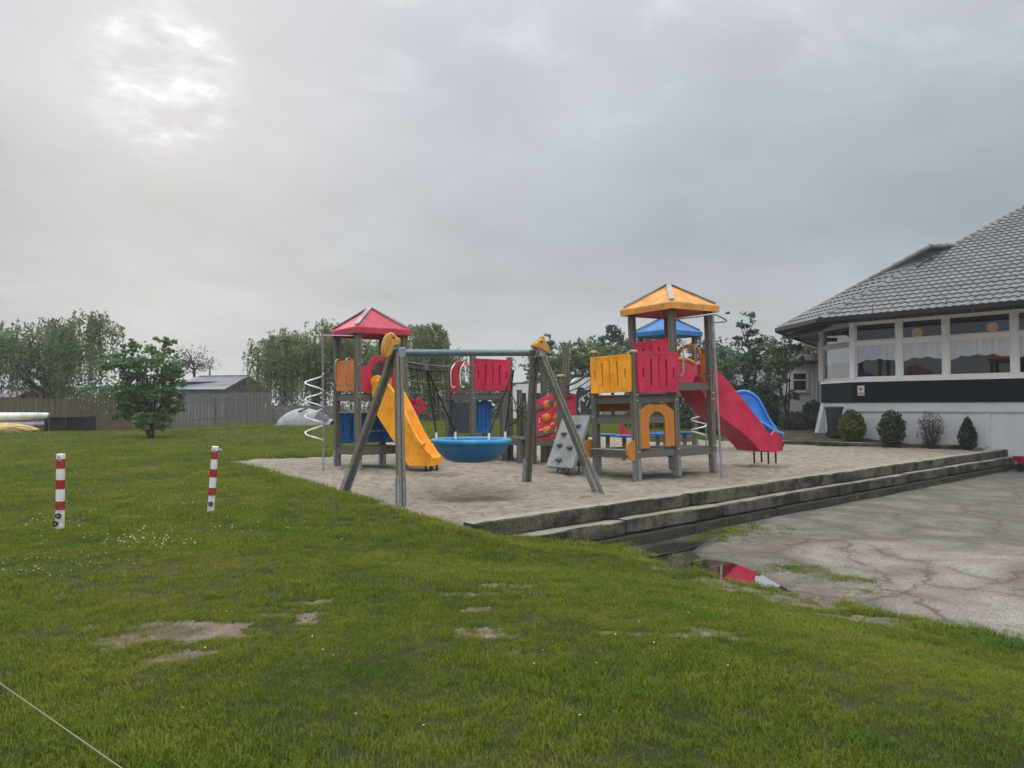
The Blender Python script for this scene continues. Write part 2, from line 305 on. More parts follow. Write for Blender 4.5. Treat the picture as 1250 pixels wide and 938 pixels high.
# ------------------------------------------------------------------ mesh builder
class MB:
    def __init__(s): s.v = []; s.f = []; s.p = []
    def add(s, vs, fs):
        o = len(s.v); s.p.append((o, len(s.f))); s.v += [tuple(v) for v in vs]; s.f += [tuple(i+o for i in f) for f in fs]
    def frame_box(s, c, ex, ey, ez):     # centre and three half-axis vectors
        c, ex, ey, ez = map(Vector, (c, ex, ey, ez))
        vs = [c+ex*a+ey*b+ez*d for d in (-1,1) for b in (-1,1) for a in (-1,1)]
        s.add(vs, [(0,2,3,1),(4,5,7,6),(0,1,5,4),(2,6,7,3),(0,4,6,2),(1,3,7,5)])
    def beam(s, p0, p1, w, h, side=None):  # rectangular bar p0->p1, w along side, h across
        p0, p1 = Vector(p0), Vector(p1); d = (p1-p0); L_ = d.length; d.normalize()
        if side is None: side = d.cross(Vector((0,0,1))) if abs(d.z) < .95 else Vector((1,0,0))
        side = Vector(side); side = (side-d*side.dot(d)).normalized(); up = d.cross(side)
        s.frame_box((p0+p1)/2, d*L_/2, side*w/2, up*h/2)
    def loft(s, rings, closed=True, cap=True):
        n = len(rings[0]); vs = [p for r in rings for p in r]; fs = []
        for i in range(len(rings)-1):
            for j in range(n if closed else n-1):
                k = (j+1) % n; fs.append((i*n+j, i*n+k, (i+1)*n+k, (i+1)*n+j))
        if cap and closed: fs += [tuple(range(n-1, -1, -1)), tuple((len(rings)-1)*n+j for j in range(n))]
        s.add(vs, fs)
    def tube(s, pts, r, n=8, cap=True):
        pts = [Vector(p) for p in pts]; rings = []
        rr = r if isinstance(r, (list, tuple)) else [r]*len(pts)
        prev = None
        for i, p in enumerate(pts):
            t = (pts[min(i+1, len(pts)-1)]-pts[max(i-1, 0)]).normalized()
            if prev is None:
                a = t.cross(Vector((0,0,1)))
                if a.length < .05: a = t.cross(Vector((1,0,0)))
            else: a = prev-t*prev.dot(t)
            a.normalize(); b = t.cross(a); prev = a
            rings.append([p+(a*math.cos(q)+b*math.sin(q))*rr[i] for q in [2*math.pi*k/n for k in range(n)]])
        s.loft(rings, True, cap)
    def cyl(s, p0, p1, r, n=16): s.tube([p0, p1], r, n)
    def ball(s, c, r, n=10, m=7, sq=(1,1,1)):
        c = Vector(c); rings = []
        for i in range(m+1):
            a = math.pi*(i+.001*(i == 0)-.001*(i == m))/m
            rings.append([c+Vector((r*sq[0]*math.sin(a)*math.cos(2*math.pi*k/n), r*sq[1]*math.sin(a)*math.sin(2*math.pi*k/n), r*sq[2]*math.cos(a))) for k in range(n)])
        s.loft(rings)
    def plate(s, outline, holes, th, o, ex, ey, bev=.006):
        o, ex, ey = Vector(o), Vector(ex).normalized(), Vector(ey).normalized(); nn = ex.cross(ey)
        cu = bpy.data.curves.new('plate', 'CURVE'); cu.dimensions = '2D'; cu.fill_mode = 'BOTH'
        cu.extrude = max(.0005, th/2-bev); cu.bevel_depth = bev; cu.bevel_resolution = 0; cu.offset = -bev
        for pl in [outline]+list(holes):
            sp = cu.splines.new('POLY'); sp.points.add(len(pl)-1); sp.use_cyclic_u = True
            for q, (a, b) in zip(sp.points, pl): q.co = (a, b, 0, 1)
        ob = bpy.data.objects.new('plate', cu); me = bpy.data.meshes.new_from_object(ob)
        s.add([o+ex*v.co.x+ey*v.co.y+nn*v.co.z for v in me.vertices], [tuple(p.vertices) for p in me.polygons])
        bpy.data.objects.remove(ob); bpy.data.meshes.remove(me); bpy.data.curves.remove(cu)
    def build_each(s, name, m, parent=None, smooth=None, under=None):
        out = []; ends = s.p[1:]+[(len(s.v), len(s.f))]
        for (v0, f0), (v1, f1) in zip(s.p, ends):
            q = MB(); q.v = s.v[v0:v1]; q.f = [tuple(i-v0 for i in f) for f in s.f[f0:f1]]; o = q.build(name, m, parent, smooth)
            if under is not None: o.parent = under; o.location = (0,0,0)
            out.append(o)
        return out
    def build(s, name, m, parent=None, smooth=None, bevel=0):
        me = bpy.data.meshes.new(name)
        off = Vector((0,0,0))
        p = parent
        while p is not None:
            off += p.location; p = p.parent
        me.from_pydata([Vector(v)-off for v in s.v], [], s.f); me.update()
        bm = bmesh.new(); bm.from_mesh(me); bmesh.ops.recalc_face_normals(bm, faces=bm.faces); bm.to_mesh(me); bm.free()
        me.materials.append(M[m] if isinstance(m, str) else m)
        if smooth:
            me.shade_smooth(); me.set_sharp_from_angle(angle=R(smooth))
        ob = bpy.data.objects.new(name, me); COL.objects.link(ob)
        if parent is not None: ob.parent = parent
        if bevel:
            b = ob.modifiers.new('bevel', 'BEVEL'); b.width = bevel; b.segments = 1; b.limit_method = 'ANGLE'
        return ob
def tag(o, label=None, cat=None, group=None, kind=None):
    if label: o['label'] = label
    if cat: o['category'] = cat
    if group: o['group'] = group
    if kind: o['kind'] = kind
    return o
def thing(name, label, cat, loc, group=None):
    o = bpy.data.objects.new(name, None); COL.objects.link(o); o.location = loc; o.empty_display_size = .2
    return tag(o, label, cat, group)
def fastmesh(name, V, Fq, m, parent=None, smooth=False):  # numpy quads
    me = bpy.data.meshes.new(name); V = np.asarray(V, np.float32)
    if parent is not None: V = V-np.array(parent.location, np.float32)
    Fq = np.asarray(Fq, np.int32); k = Fq.shape[1]
    me.vertices.add(len(V)); me.vertices.foreach_set('co', V.ravel())
    me.loops.add(Fq.size); me.loops.foreach_set('vertex_index', Fq.ravel())
    me.polygons.add(len(Fq)); me.polygons.foreach_set('loop_start', np.arange(0, Fq.size, k, dtype=np.int32))
    me.update(calc_edges=True); me.validate()
    me.materials.append(M[m])
    if smooth: me.shade_smooth()
    ob = bpy.data.objects.new(name, me); COL.objects.link(ob)
    if parent is not None: ob.parent = parent
    return ob
def rrect(x0, y0, x1, y1, r, n=4):
    pts = []
    for cx, cy, a in ((x1-r, y0+r, -90), (x1-r, y1-r, 0), (x0+r, y1-r, 90), (x0+r, y0+r, 180)):
        for k in range(n+1):
            q = R(a+90*k/n); pts.append((cx+r*math.cos(q), cy+r*math.sin(q)))
    return pts
def circ(cx, cy, r, n=20): return [(cx+r*math.cos(2*math.pi*k/n), cy+r*math.sin(2*math.pi*k/n)) for k in range(n)]
def bez(p0, p1, p2, p3, n=10):
    return [tuple((1-t)**3*a+3*t*(1-t)**2*b+3*t*t*(1-t)*c+t**3*d for a, b, c, d in zip(p0, p1, p2, p3)) for t in [k/n for k in range(n+1)]]
def spline(pts, n=6):                    # Catmull-Rom through points
    P = [Vector(p) for p in pts]; P = [P[0]*2-P[1]]+P+[P[-1]*2-P[-2]]; out = []
    for i in range(1, len(P)-2):
        for k in range(n):
            t = k/n; a, b, c, d = P[i-1:i+3]
            out.append(.5*((2*b)+(c-a)*t+(2*a-5*b+4*c-d)*t*t+(3*b-a-3*c+d)*t**3))
    out.append(P[-2]); return out

# ------------------------------------------------------------------ world, sun, exposure
w = bpy.data.worlds.new('World'); SC.world = w; w.use_nodes = True
nt = w.node_tree; nt.nodes.clear()
SUN = ray(200, 95).normalized(); s_el = math.asin(SUN.z); s_az = math.atan2(SUN.x, SUN.y)
def wbuild():
    def N(t, **kw):
        n = nt.nodes.new(t)
        for k, v in kw.items(): setattr(n, k, v)
        return n
    def L(a, b): nt.links.new(a, b)
    out = N('ShaderNodeOutputWorld'); bg = N('ShaderNodeBackground'); bg.inputs['Strength'].default_value = .1
    sky = N('ShaderNodeTexSky', sky_type='NISHITA'); sky.sun_disc = False; sky.sun_elevation = s_el; sky.sun_rotation = s_az
    sky.air_density = 1.5; sky.dust_density = 4
    tc = N('ShaderNodeTexCoord'); v = tc.outputs['Generated']
    sep = N('ShaderNodeSeparateXYZ'); L(v, sep.inputs[0])
    z = math_(N, L, 'MAXIMUM', sep.outputs[2], 0.0)
    # cloud plane coordinates
    zz = math_(N, L, 'ADD', z, .16)
    cx = math_(N, L, 'DIVIDE', sep.outputs[0], zz); cy = math_(N, L, 'DIVIDE', sep.outputs[1], zz)
    cv = N('ShaderNodeCombineXYZ'); L(cx, cv.inputs[0]); L(cy, cv.inputs[1])
    n1 = nz(N, L, cv.outputs[0], .75, 5, .5, .3); n2 = nz(N, L, cv.outputs[0], 3.2, 7, .58, .4); n3 = nz(N, L, cv.outputs[0], 9, 9, .62, .2)
    # brightness by elevation; sky above the frame boosted to add light
    base = ramp(N, L, z, [(0, (.600,.645,.660)), (.10, (.545,.590,.622)), (.22, (.490,.535,.595)), (.42, (.595,.632,.700)), (.54, (.75,.78,.84)), (.66, (2.0,2.04,2.1)), (1, (3.3,3.33,3.4))])
    # large soft variation
    var = N('ShaderNodeMapRange'); L(n1, var.inputs[0]); var.inputs[1].default_value = .3; var.inputs[2].default_value = .7
    var.inputs[3].default_value = .83; var.inputs[4].default_value = 1.14
    fine = N('ShaderNodeMapRange'); L(n2, fine.inputs[0]); fine.inputs[1].default_value = .3; fine.inputs[2].default_value = .7
    fine.inputs[3].default_value = .955; fine.inputs[4].default_value = 1.045
    k = math_(N, L, 'MULTIPLY', var.outputs[0], fine.outputs[0])
    # dimmer off the sun; unseen sky behind the camera raised as added fill
    az = N('ShaderNodeVectorMath', operation='DOT_PRODUCT'); L(v, az.inputs[0]); az.inputs[1].default_value = tuple(SUN)
    side = ramp(N, L, math_(N, L, 'ADD', math_(N, L, 'MULTIPLY', az.outputs['Value'], .5), .5), [(0, (1.35,)*3), (.42, (1.2,)*3), (.64, (.84,)*3), (.98, (.94,)*3)])
    k = math_(N, L, 'MULTIPLY', k, side)
    col = mix(N, L, 1.0, base, k, 'MULTIPLY')
    # the thin place where the sun stands behind the clouds: ragged bright ring
    glow = N('ShaderNodeMapRange', interpolation_type='SMOOTHSTEP'); L(az.outputs['Value'], glow.inputs[0]); glow.inputs[1].default_value = .9945; glow.inputs[2].default_value = .9992
    rag = ramp(N, L, n3, [(.42, (0,0,0)), (.58, (.30,.30,.30)), (.74, (1,1,1))])
    g1 = math_(N, L, 'MULTIPLY', glow.outputs[0], rag)
    g2 = N('ShaderNodeMapRange', interpolation_type='SMOOTHSTEP'); L(az.outputs['Value'], g2.inputs[0]); g2.inputs[1].default_value = .93; g2.inputs[2].default_value = 1.0
    add = math_(N, L, 'ADD', math_(N, L, 'MULTIPLY', g1, .48), math_(N, L, 'MULTIPLY', g2.outputs[0], .05))
    col = mix(N, L, 1.0, col, add, 'ADD')
    # streaky thin patches high up
    st = ramp(N, L, n2, [(.52, (0,0,0)), (.74, (.20,.20,.19))])
    hi = N('ShaderNodeMapRange', interpolation_type='SMOOTHSTEP'); L(z, hi.inputs[0]); hi.inputs[1].default_value = .30; hi.inputs[2].default_value = .5
    col = mix(N, L, hi.outputs[0], col, mix(N, L, 1.0, col, st, 'ADD'))
    cl = mix(N, L, 1.0, col, (10.0,10.0,10.0), 'MULTIPLY')
    fin = mix(N, L, .97, sky.outputs[0], cl)
    L(fin, bg.inputs['Color']); L(bg.outputs[0], out.inputs['Surface'])
wbuild()
sl = bpy.data.lights.new('sun', 'SUN'); sl.energy = .7; sl.angle = R(28); sl.color = (1,.97,.92)
so = bpy.data.objects.new('sun', sl); COL.objects.link(so); so.rotation_euler = SUN.to_track_quat('Z', 'Y').to_euler()
vs = SC.view_settings; vs.view_transform = 'Standard'; vs.look = 'None'; vs.gamma = 1; vs.exposure = 0; vs.use_curve_mapping = False
SC.cycles.max_bounces = 8; SC.cycles.transparent_max_bounces = 24; SC.cycles.use_denoising = True

# ================================================================== GROUND
WALL0 = on(572, 640); WALL1 = on(1262, 544)
wd = (WALL1-WALL0); wd.z = 0; wd.normalize(); wn = Vector((wd.y, -wd.x, 0))     # wn points to the car park
wl = (WALL1-WALL0).length
sand_px = [(540,628),(490,621),(455,612),(412,604),(372,592),(335,580),(300,571),(268,566),(282,561),(330,558.5),(400,556)]
SAND = [tuple(on(*p)[:2]) for p in sand_px]
SAND += [(-4.5, 27.0), (0, 29.5), (6, 29.5)]
b0 = on(945, 541); b1 = on(1232, 548.5)
SAND += [tuple(b0[:2]), tuple(b1[:2])]
SAND += [tuple((WALL1)[:2]), tuple((WALL0)[:2])]
DROP = .55
lot_px = [(762,662),(782,684),(812,693),(872,704),(938,718),(985,730),(1060,743),(1130,759),(1190,772),(1250,786)]
LOT = [tuple(on(*p, -DROP)[:2]) for p in lot_px]
e = Vector(LOT[-1])-Vector(LOT[-4]); e.normalize()
LOT += [tuple(Vector(LOT[-1])+e*6), (30, -3), (40, 10), (40, 32)]
wf = .20
LOT += [tuple((WALL1+wd*6+wn*wf)[:2]), tuple((WALL0+wd*1.2+wn*wf)[:2])]
def wall_d(X, Y):
    t = np.clip((X-WALL0.x)*wd.x+(Y-WALL0.y)*wd.y, 0, wl+8)
    return np.hypot(X-WALL0.x-t*wd.x, Y-WALL0.y-t*wd.y)
BARE = []                                 # (x, y, rx, ry, strength)
for px, py, rx, ry in [(168,775,.55,.18),(205,765,.38,.13),(355,748,.28,.08),(378,757,.22,.07),(385,733,.14,.05),(218,803,.22,.11),(312,742,.22,.05),
                       (275,776,.14,.07),(600,713,.35,.06),(640,714,.2,.05),(575,725,.3,.05),(592,744,.12,.06),(592,778,.16,.05),(672,800,.25,.04),(820,678,.3,.07),(560,770,.3,.03),
                       (850,762,.5,.05),(800,772,.4,.05),(905,770,.3,.04)]:
    p = on(px, py); BARE.append((p.x, p.y, rx*.85, ry*.42))
for px, py in ((790,680), (822,692), (860,701), (905,712), (950,722), (1000,735), (1075,748)):
    p = on(px, py+2, -.5); BARE.append((p.x, p.y-.05, .42, .13))
def bare(X, Y):
    b = np.zeros(np.shape(X)); wob = vnoise(X, Y, 3.2, 3, 3)
    for x, y, rx, ry in BARE:
        d = np.sqrt(((X-x)/rx)**2+((Y-y)/(ry*2.2))**2)+wob*1.15+vnoise(X, Y, 8, 4, 2)*.75
        b = np.maximum(b, 1-ss(.75, 1.12, d))
    return b
def surf(X, Y):                           # natural lawn height
    X = np.asarray(X, float); Y = np.asarray(Y, float)
    z = .01*np.minimum(Y, 60)
    z = z+.16*ss(26, 38, Y)*ss(-18, -12, X)
    dl = -sdist(LOT, X, Y)
    alw = (X-WALL0.x)*wd.x+(Y-WALL0.y)*wd.y; sdd = sdist(SAND, X, Y)
    z = z-DROP*(1-ss(-.1, 3.8, dl))*np.maximum(.45*ss(-.6, .3, alw)+.55*ss(.2, 2.3, alw), ss(.1, 2.2, -sdd))
    near = 1-ss(14, 30, Y)
    z = z+near*(.018*vnoise(X, Y, .9, 1, 3)+.012*vnoise(X, Y, 3.5, 2, 2))
    return z
def lotz(X, Y):
    z = .01*np.asarray(Y, float)-DROP
    d = -sdist(PUD, X, Y)
    return z+.02*vnoise(X, Y, .5, 5, 2)*ss(0, 1.5, d)-.055*(1-ss(-.35, .35, d))
pud_px = [(778,672),(800,663),(835,657),(872,650),(866,660),(846,670),(852,680),(884,684),(910,694),(948,717),(900,709),(850,698),(806,689)]
PUD = [tuple(on(*p, -DROP)[:2]) for p in pud_px]

def grid(xs, ys): 
    X, Y = np.meshgrid(xs, ys); nx, ny = len(xs), len(ys)
    i = np.arange(ny-1)[:, None]*nx+np.arange(nx-1)[None, :]
    return X, Y, np.stack([i, i+1, i+nx+1, i+nx], -1).reshape(-1, 4)
def geo(a, b, n): return list(np.geomspace(a, b, n))
xs = np.array([-x for x in reversed(geo(46, 1500, 12))]+list(np.arange(-45, -8, .6))+list(np.arange(-8, 8, .1))+list(np.arange(8, 45.5, .6))+geo(47, 1500, 12))
ys = np.array([-1000, -400, -60, -15, -6, -2, 0, 1]+list(np.arange(1.6, 13, .1))+list(np.arange(13, 60, .45))+geo(61, 2000, 14))
X, Y, Fq = grid(xs, ys)
Z = surf(X, Y)
sd = sdist(SAND, X, Y); ld = sdist(LOT, X, Y); wdst = wall_d(X, Y)
bm_ = bare(X, Y)
Z = Z-.012*bm_
Z = Z+.05*np.exp(-((sd+.25)/.3)**2)*(Y < 16)*(wdst > .5)       # grassy lip round the sand
Z = np.where(sd > -.15, Z-.14*ss(-.1, .3, sd)-.6*ss(.35, .6, sd), Z)
Z = np.where(ld > -.05, np.minimum(Z, .01*Y-DROP-.10*ss(-.05, .2, ld)), Z)
Z = np.where((wdst < .55) & ((X-WALL0.x)*wn.x+(Y-WALL0.y)*wn.y < .5) & ((X-WALL0.x)*wd.x+(Y-WALL0.y)*wd.y > 2.3), np.minimum(Z, .01*Y-DROP-.06), Z)
BED = [tuple(b0[:2]), tuple(b1[:2]), tuple((WALL1+wd*8)[:2]), (30, 24), (24, 36), (b0.x-1, b0.y+8)]
bd = sdist(BED, X, Y)
Z = np.where((bd > 0) & (ld < 0), Z-.5, Z)
ground = fastmesh('ground', np.stack([X, Y, Z], -1).reshape(-1, 3), Fq, 'ground', smooth=True); tag(ground, kind='structure')
at_ = ground.data.attributes.new('bare', 'FLOAT', 'POINT'); at_.data.foreach_set('value', bm_.ravel().astype(np.float32))

# sand
xs = np.arange(-9.5, 18.5, .09); ys = np.arange(8.2, 30.2, .09)
X, Y, Fq = grid(xs, ys); sd = sdist(SAND, X, Y); wdst = wall_d(X, Y)
dim = vnoise(X, Y, 2.6, 11, 2); foot = vnoise(X, Y, 5.5, 12, 2)
Z = .01*Y-.03+.025*dim-.09*np.clip(foot-.12, 0, 1)+.012*vnoise(X, Y, 11, 14, 1)-.16*ss(0, .35, -sd)
for cx_, cy_, rad, dep in ((-.7, 12.0, 1.0, .07), (2.9, 15.3, 1.4, .06), (-1.6, 15.0, .7, .06), (5.9, 17.2, .7, .06)):   # scuffed hollows
    Z -= dep*np.exp(-((X-cx_)**2+(Y-cy_)**2)/rad**2)
front = (X-WALL0.x)*wn.x+(Y-WALL0.y)*wn.y; alw = (X-WALL0.x)*wd.x+(Y-WALL0.y)*wd.y
Z = np.where((front > -.06) & (alw > -.1), np.minimum(Z, .01*Y-.12), Z)
Z = np.where(sd < 0, np.minimum(Z, surf(X, Y)+.03-.30*ss(0, .25, -sd)), Z)
keep = (sd.ravel()[Fq].min(1) > -.35) & ~(((front > .02) & (alw > -.2)).ravel()[Fq].any(1))
fl = Fq[keep]; used = np.unique(fl); rem = np.full(X.size, -1); rem[used] = np.arange(len(used))
sand = fastmesh('sand', np.stack([X, Y, Z], -1).reshape(-1, 3)[used], rem[fl], 'sand', smooth=True); tag(sand, kind='structure')
dmp = np.zeros(X.shape)
for cx_, cy_, rx, ry, k in ((-.55, 11.6, 1.1, .55, .75), (3.0, 15.3, 1.5, 1.1, .5), (-2.6, 17, 1.2, 1.0, .5), (5.9, 17.3, .9, .5, .5), (-1.5, 15.2, .7, .4, .5)):
    dmp = np.maximum(dmp, k*(1-ss(.3, 1.15, np.sqrt(((X-cx_)/rx)**2+((Y-cy_)/ry)**2)+.6*vnoise(X, Y, 1.6, 31, 3))))
a_ = sand.data.attributes.new('damp', 'FLOAT', 'POINT'); a_.data.foreach_set('value', dmp.ravel()[used].astype(np.float32))

# car park sheet
xs = np.concatenate([np.arange(0, 16, .12), np.arange(16, 41, .8)]); ys = np.concatenate([np.arange(-4, 4, .8), np.arange(4, 33, .12)])
X, Y, Fq = grid(xs, ys); ld = sdist(LOT, X, Y)
Z = lotz(X, Y)-.12*ss(0, .3, -ld)
keep = (ld.ravel()[Fq].min(1) > -.3)
fl = Fq[keep]; used = np.unique(fl); rem = np.full(X.size, -1); rem[used] = np.arange(len(used))
lot = fastmesh('car_park', np.stack([X, Y, Z], -1).reshape(-1, 3)[used], rem[fl], 'lot', smooth=True); tag(lot, kind='structure')
wet = (1-ss(-.05, .22, -sdist(PUD, X, Y)+.12*vnoise(X, Y, 3, 8, 3))).ravel()[used]
a_ = lot.data.attributes.new('wet', 'FLOAT', 'POINT'); a_.data.foreach_set('value', wet.astype(np.float32))
wp = [tuple(on(*p, -DROP)[:2]) for p in [(950,664),(1010,660),(1110,655),(1250,668),(1250,775),(1100,750),(1010,700)]]
worn = ss(-.6, .5, sdist(wp, X, Y)).ravel()[used]
a_ = lot.data.attributes.new('worn', 'FLOAT', 'POINT'); a_.data.foreach_set('value', worn.astype(np.float32))
# puddle
pc = on(850, 682, -DROP)
b = MB(); zc = .01*pc.y-DROP-.022
cen = Vector((sum(p[0] for p in PUD)/len(PUD), sum(p[1] for p in PUD)/len(PUD)))
b.add([(cen.x+(p[0]-cen.x)*1.12+.05, cen.y+(p[1]-cen.y)*1.12, zc) for p in PUD], [tuple(range(len(PUD)))])
pd = b.build('puddle', 'water'); tag(pd, kind='structure')

# planting bed under the cafe wall
BZ = .50
xs = np.arange(8, 31, .3); ys = np.arange(14, 37, .3)
X, Y, Fq = grid(xs, ys); bd = sdist(BED, X, Y)
bl0 = Vector((b0.x, b0.y)); bdir = Vector((b1.x-b0.x, b1.y-b0.y)).normalized(); bnn = Vector((-bdir.y, bdir.x))
if bnn.y < 0: bnn = -bnn
dd = (X-b0.x)*bnn.x+(Y-b0.y)*bnn.y
Z = .01*Y+.0+(BZ-.25)*ss(.1, 1.6, dd)+.03*vnoise(X, Y, 1.2, 4, 3)
keep = (bd.ravel()[Fq].min(1) > -.3)
fl = Fq[keep]; used = np.unique(fl); rem = np.full(X.size, -1); rem[used] = np.arange(len(used))
bed = fastmesh('bed_soil', np.stack([X, Y, Z], -1).reshape(-1, 3)[used], rem[fl], 'soil', smooth=True); tag(bed, kind='structure')
def bedz(x, y):
    d = (x-b0.x)*bnn.x+(y-b0.y)*bnn.y; return float(.01*y+(BZ-.25)*ss(.1, 1.6, d))

# ------------------------------------------------------------------ sleeper wall
def rough_bar(p0, p1, wdt, h, seed, n=14):
    p0, p1 = Vector(p0), Vector(p1); d = (p1-p0).normalized(); sd_ = d.cross(Vector((0,0,1))).normalized(); up = sd_.cross(d)
    rr = random.Random(seed); rings = []
    c = .02
    for i in range(n+1):
        p = p0.lerp(p1, i/n); j = lambda a=.0032: rr.uniform(-a, a)
        prof = [(-wdt/2+c, -h/2), (wdt/2-c, -h/2), (wdt/2, -h/2+c), (wdt/2, h/2-c), (wdt/2-c, h/2), (-wdt/2+c, h/2), (-wdt/2, h/2-c), (-wdt/2, -h/2+c)]
        k = .9 if i in (0, n) else 1
        rings.append([p+sd_*(a*k+j())+up*(q*k+j()) for a, q in prof])
    m = MB(); m.loft(rings); return m
wall = thing('retaining_wall', 'stepped retaining wall of weathered grey timber sleepers holding back the sand', 'retaining wall', (WALL0.x, WALL0.y, WALL0.z-DROP))
def course(z_off, out, starts, h, wdt, seed, m='sleeper'):
    for i, (a, c) in enumerate(zip(starts[:-1], starts[1:])):
        q0 = WALL0+wd*(a+.012); q1 = WALL0+wd*(c-.012); rr = random.Random(seed*31+i)
        oo = out+rr.uniform(-.012, .012)
        q0 = q0+wn*oo; q1 = q1+wn*(oo+rr.uniform(-.012, .012))
        q0.z = S(q0.y)+z_off+rr.uniform(-.008, .008); q1.z = S(q1.y)+z_off+rr.uniform(-.008, .008)
        ob = rough_bar(q0, q1, wdt, h, seed*100+i).build('sleeper', m, wall, smooth=40)
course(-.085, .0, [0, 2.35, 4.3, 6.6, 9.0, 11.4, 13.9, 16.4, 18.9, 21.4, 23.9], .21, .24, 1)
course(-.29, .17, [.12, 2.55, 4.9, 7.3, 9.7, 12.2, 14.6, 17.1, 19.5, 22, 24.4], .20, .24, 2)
course(-.50, .21, [1.3, 4.1, 6.5, 9.0, 11.4, 13.8, 16.3, 18.7, 21.2, 23.6], .19, .22, 3, 'sleeper_shaded')
# low border between sand and bed
bo = thing('border_beam', 'low pale timber edging between the sand and the cafe flower bed', 'edging', b0)
e0 = b0-Vector((bdir.x, bdir.y, 0))*.2; e1 = b1+Vector((bdir.x, bdir.y, 0))*.15; mid_ = e0.lerp(e1, .6)
for q0, q1 in ((e0, mid_), (mid_, e1)):
    q0 = Vector(q0); q1 = Vector(q1); q0.z = S(q0.y)+.03; q1.z = S(q1.y)+.03
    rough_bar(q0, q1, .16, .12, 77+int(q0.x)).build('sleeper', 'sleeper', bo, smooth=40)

# ================================================================== PLAY EQUIPMENT
U = Vector((.80, .60, 0)); V_ = Vector((-.60, .80, 0)); CU, CV = 1.14, 1.10
def post_mb(p0, p1, w=.115):
    p0, p1 = Vector(p0), Vector(p1); g, gd = .016, .014; h = w/2
    prof = []
    for (ax, bx) in (((1,0),(0,1)), ((0,1),(-1,0)), ((-1,0),(0,-1)), ((0,-1),(1,0))):
        for t, o in ((-h+.006, h), (-g/2, h), (-g/2, h-gd), (g/2, h-gd), (g/2, h), (h-.006, h)):
            prof.append((ax[0]*o+bx[0]*t, ax[1]*o+bx[1]*t))
    m = MB(); m.loft([[p+U*a+V_*b for a, b in prof] for p in (p0, p1)]); return m
def post(root, base, top, w=.115, shoe=True, cap=None):
    base = Vector(base); b0_ = Vector((base.x, base.y, base.z-.08)); t_ = Vector((base.x, base.y, top)) if not isinstance(top, Vector) else top
    o = post_mb(b0_, t_, w).build('post', 'wood', root)
    if shoe:
        m = MB()
        for sx in (-1, 1):
            m.frame_box(base+U*sx*(w/2+.006)+Vector((0,0,.14)), U*.004, V_*(w*.42), Vector((0,0,.2)))
            m.frame_box(base+V_*sx*(w/2+.006)+Vector((0,0,.14)), V_*.004, U*(w*.30), Vector((0,0,.2)))
        s_ = m.build('post_shoe', 'galv', root); s_.parent = o; s_.location = (0,0,0)
    if cap:
        m = MB(); m.tube([t_+Vector((0,0,-.005)), t_+Vector((0,0,.03)), t_+Vector((0,0,.05))], [w*.72, w*.72, w*.35], 10)
        c_ = m.build('post_cap', cap, root, smooth=40); c_.parent = o; c_.location = (0,0,0)
    return o
def panel(root, name, m, p0, p1, z0, z1, th=.045, slots=True, off=0.0, label=None):
    if slots: th = .085
    p0, p1 = Vector((p0.x, p0.y, 0)), Vector((p1.x, p1.y, 0)); ex = (p1-p0); L_ = ex.length; ex.normalize(); nn = ex.cross(Vector((0,0,1)))
    o = p0+nn*off+Vector((0,0,z0)); h = z1-z0; b = MB()
    holes = []
    if slots:
        for fx, fw, a, c in ((.12,.030,.34,.62), (.31,.038,.14,.82), (.5,.020,.08,.90), (.69,.038,.14,.82), (.88,.030,.34,.62)):
            holes.append(list(reversed(rrect(fx*L_-fw*L_/2, a*h, fx*L_+fw*L_/2, c*h, fw*L_*.45, 3))))
    b.plate(rrect(0, 0, L_, h, .03, 3), holes, th, o, ex, (0,0,1), .008)
    if slots:
        b.frame_box(o+ex*L_/2+Vector((0,0,h/2))-nn*(th/2-.012), ex*(L_/2-.03), nn*.006, Vector((0,0,h/2-.03)))
        for zz in (.02, h-.02): b.beam(o+ex*.01+Vector((0,0,zz))+nn*th*.4, o+ex*(L_-.01)+Vector((0,0,zz))+nn*th*.4, .03, .05)
    ob = b.build(name, m, root, smooth=35)
    if label: ob['label'] = label
    return ob
def deck(root, c, cu, cv, z, name='platform', th=.035, m='wood_h'):
    b = MB(); n = 8
    for k in range(n):
        a0 = c+V_*(cv*(k+.06)/n)+Vector((0,0,z-th/2)); b.beam(a0+U*.02+V_*cv*.44/n, a0+U*(cu-.02)+V_*cv*.44/n, cv*.88/n, th)
    for p0, p1 in ((c, c+U*cu), (c+V_*cv, c+U*cu+V_*cv), (c, c+V_*cv), (c+U*cu, c+U*cu+V_*cv)):
        dd_ = (p1-p0).normalized()*.06
        b.beam(p0+dd_+Vector((0,0,z-th-.065)), p1-dd_+Vector((0,0,z-th-.065)), .045, .125)
    return b.build(name, m, root)
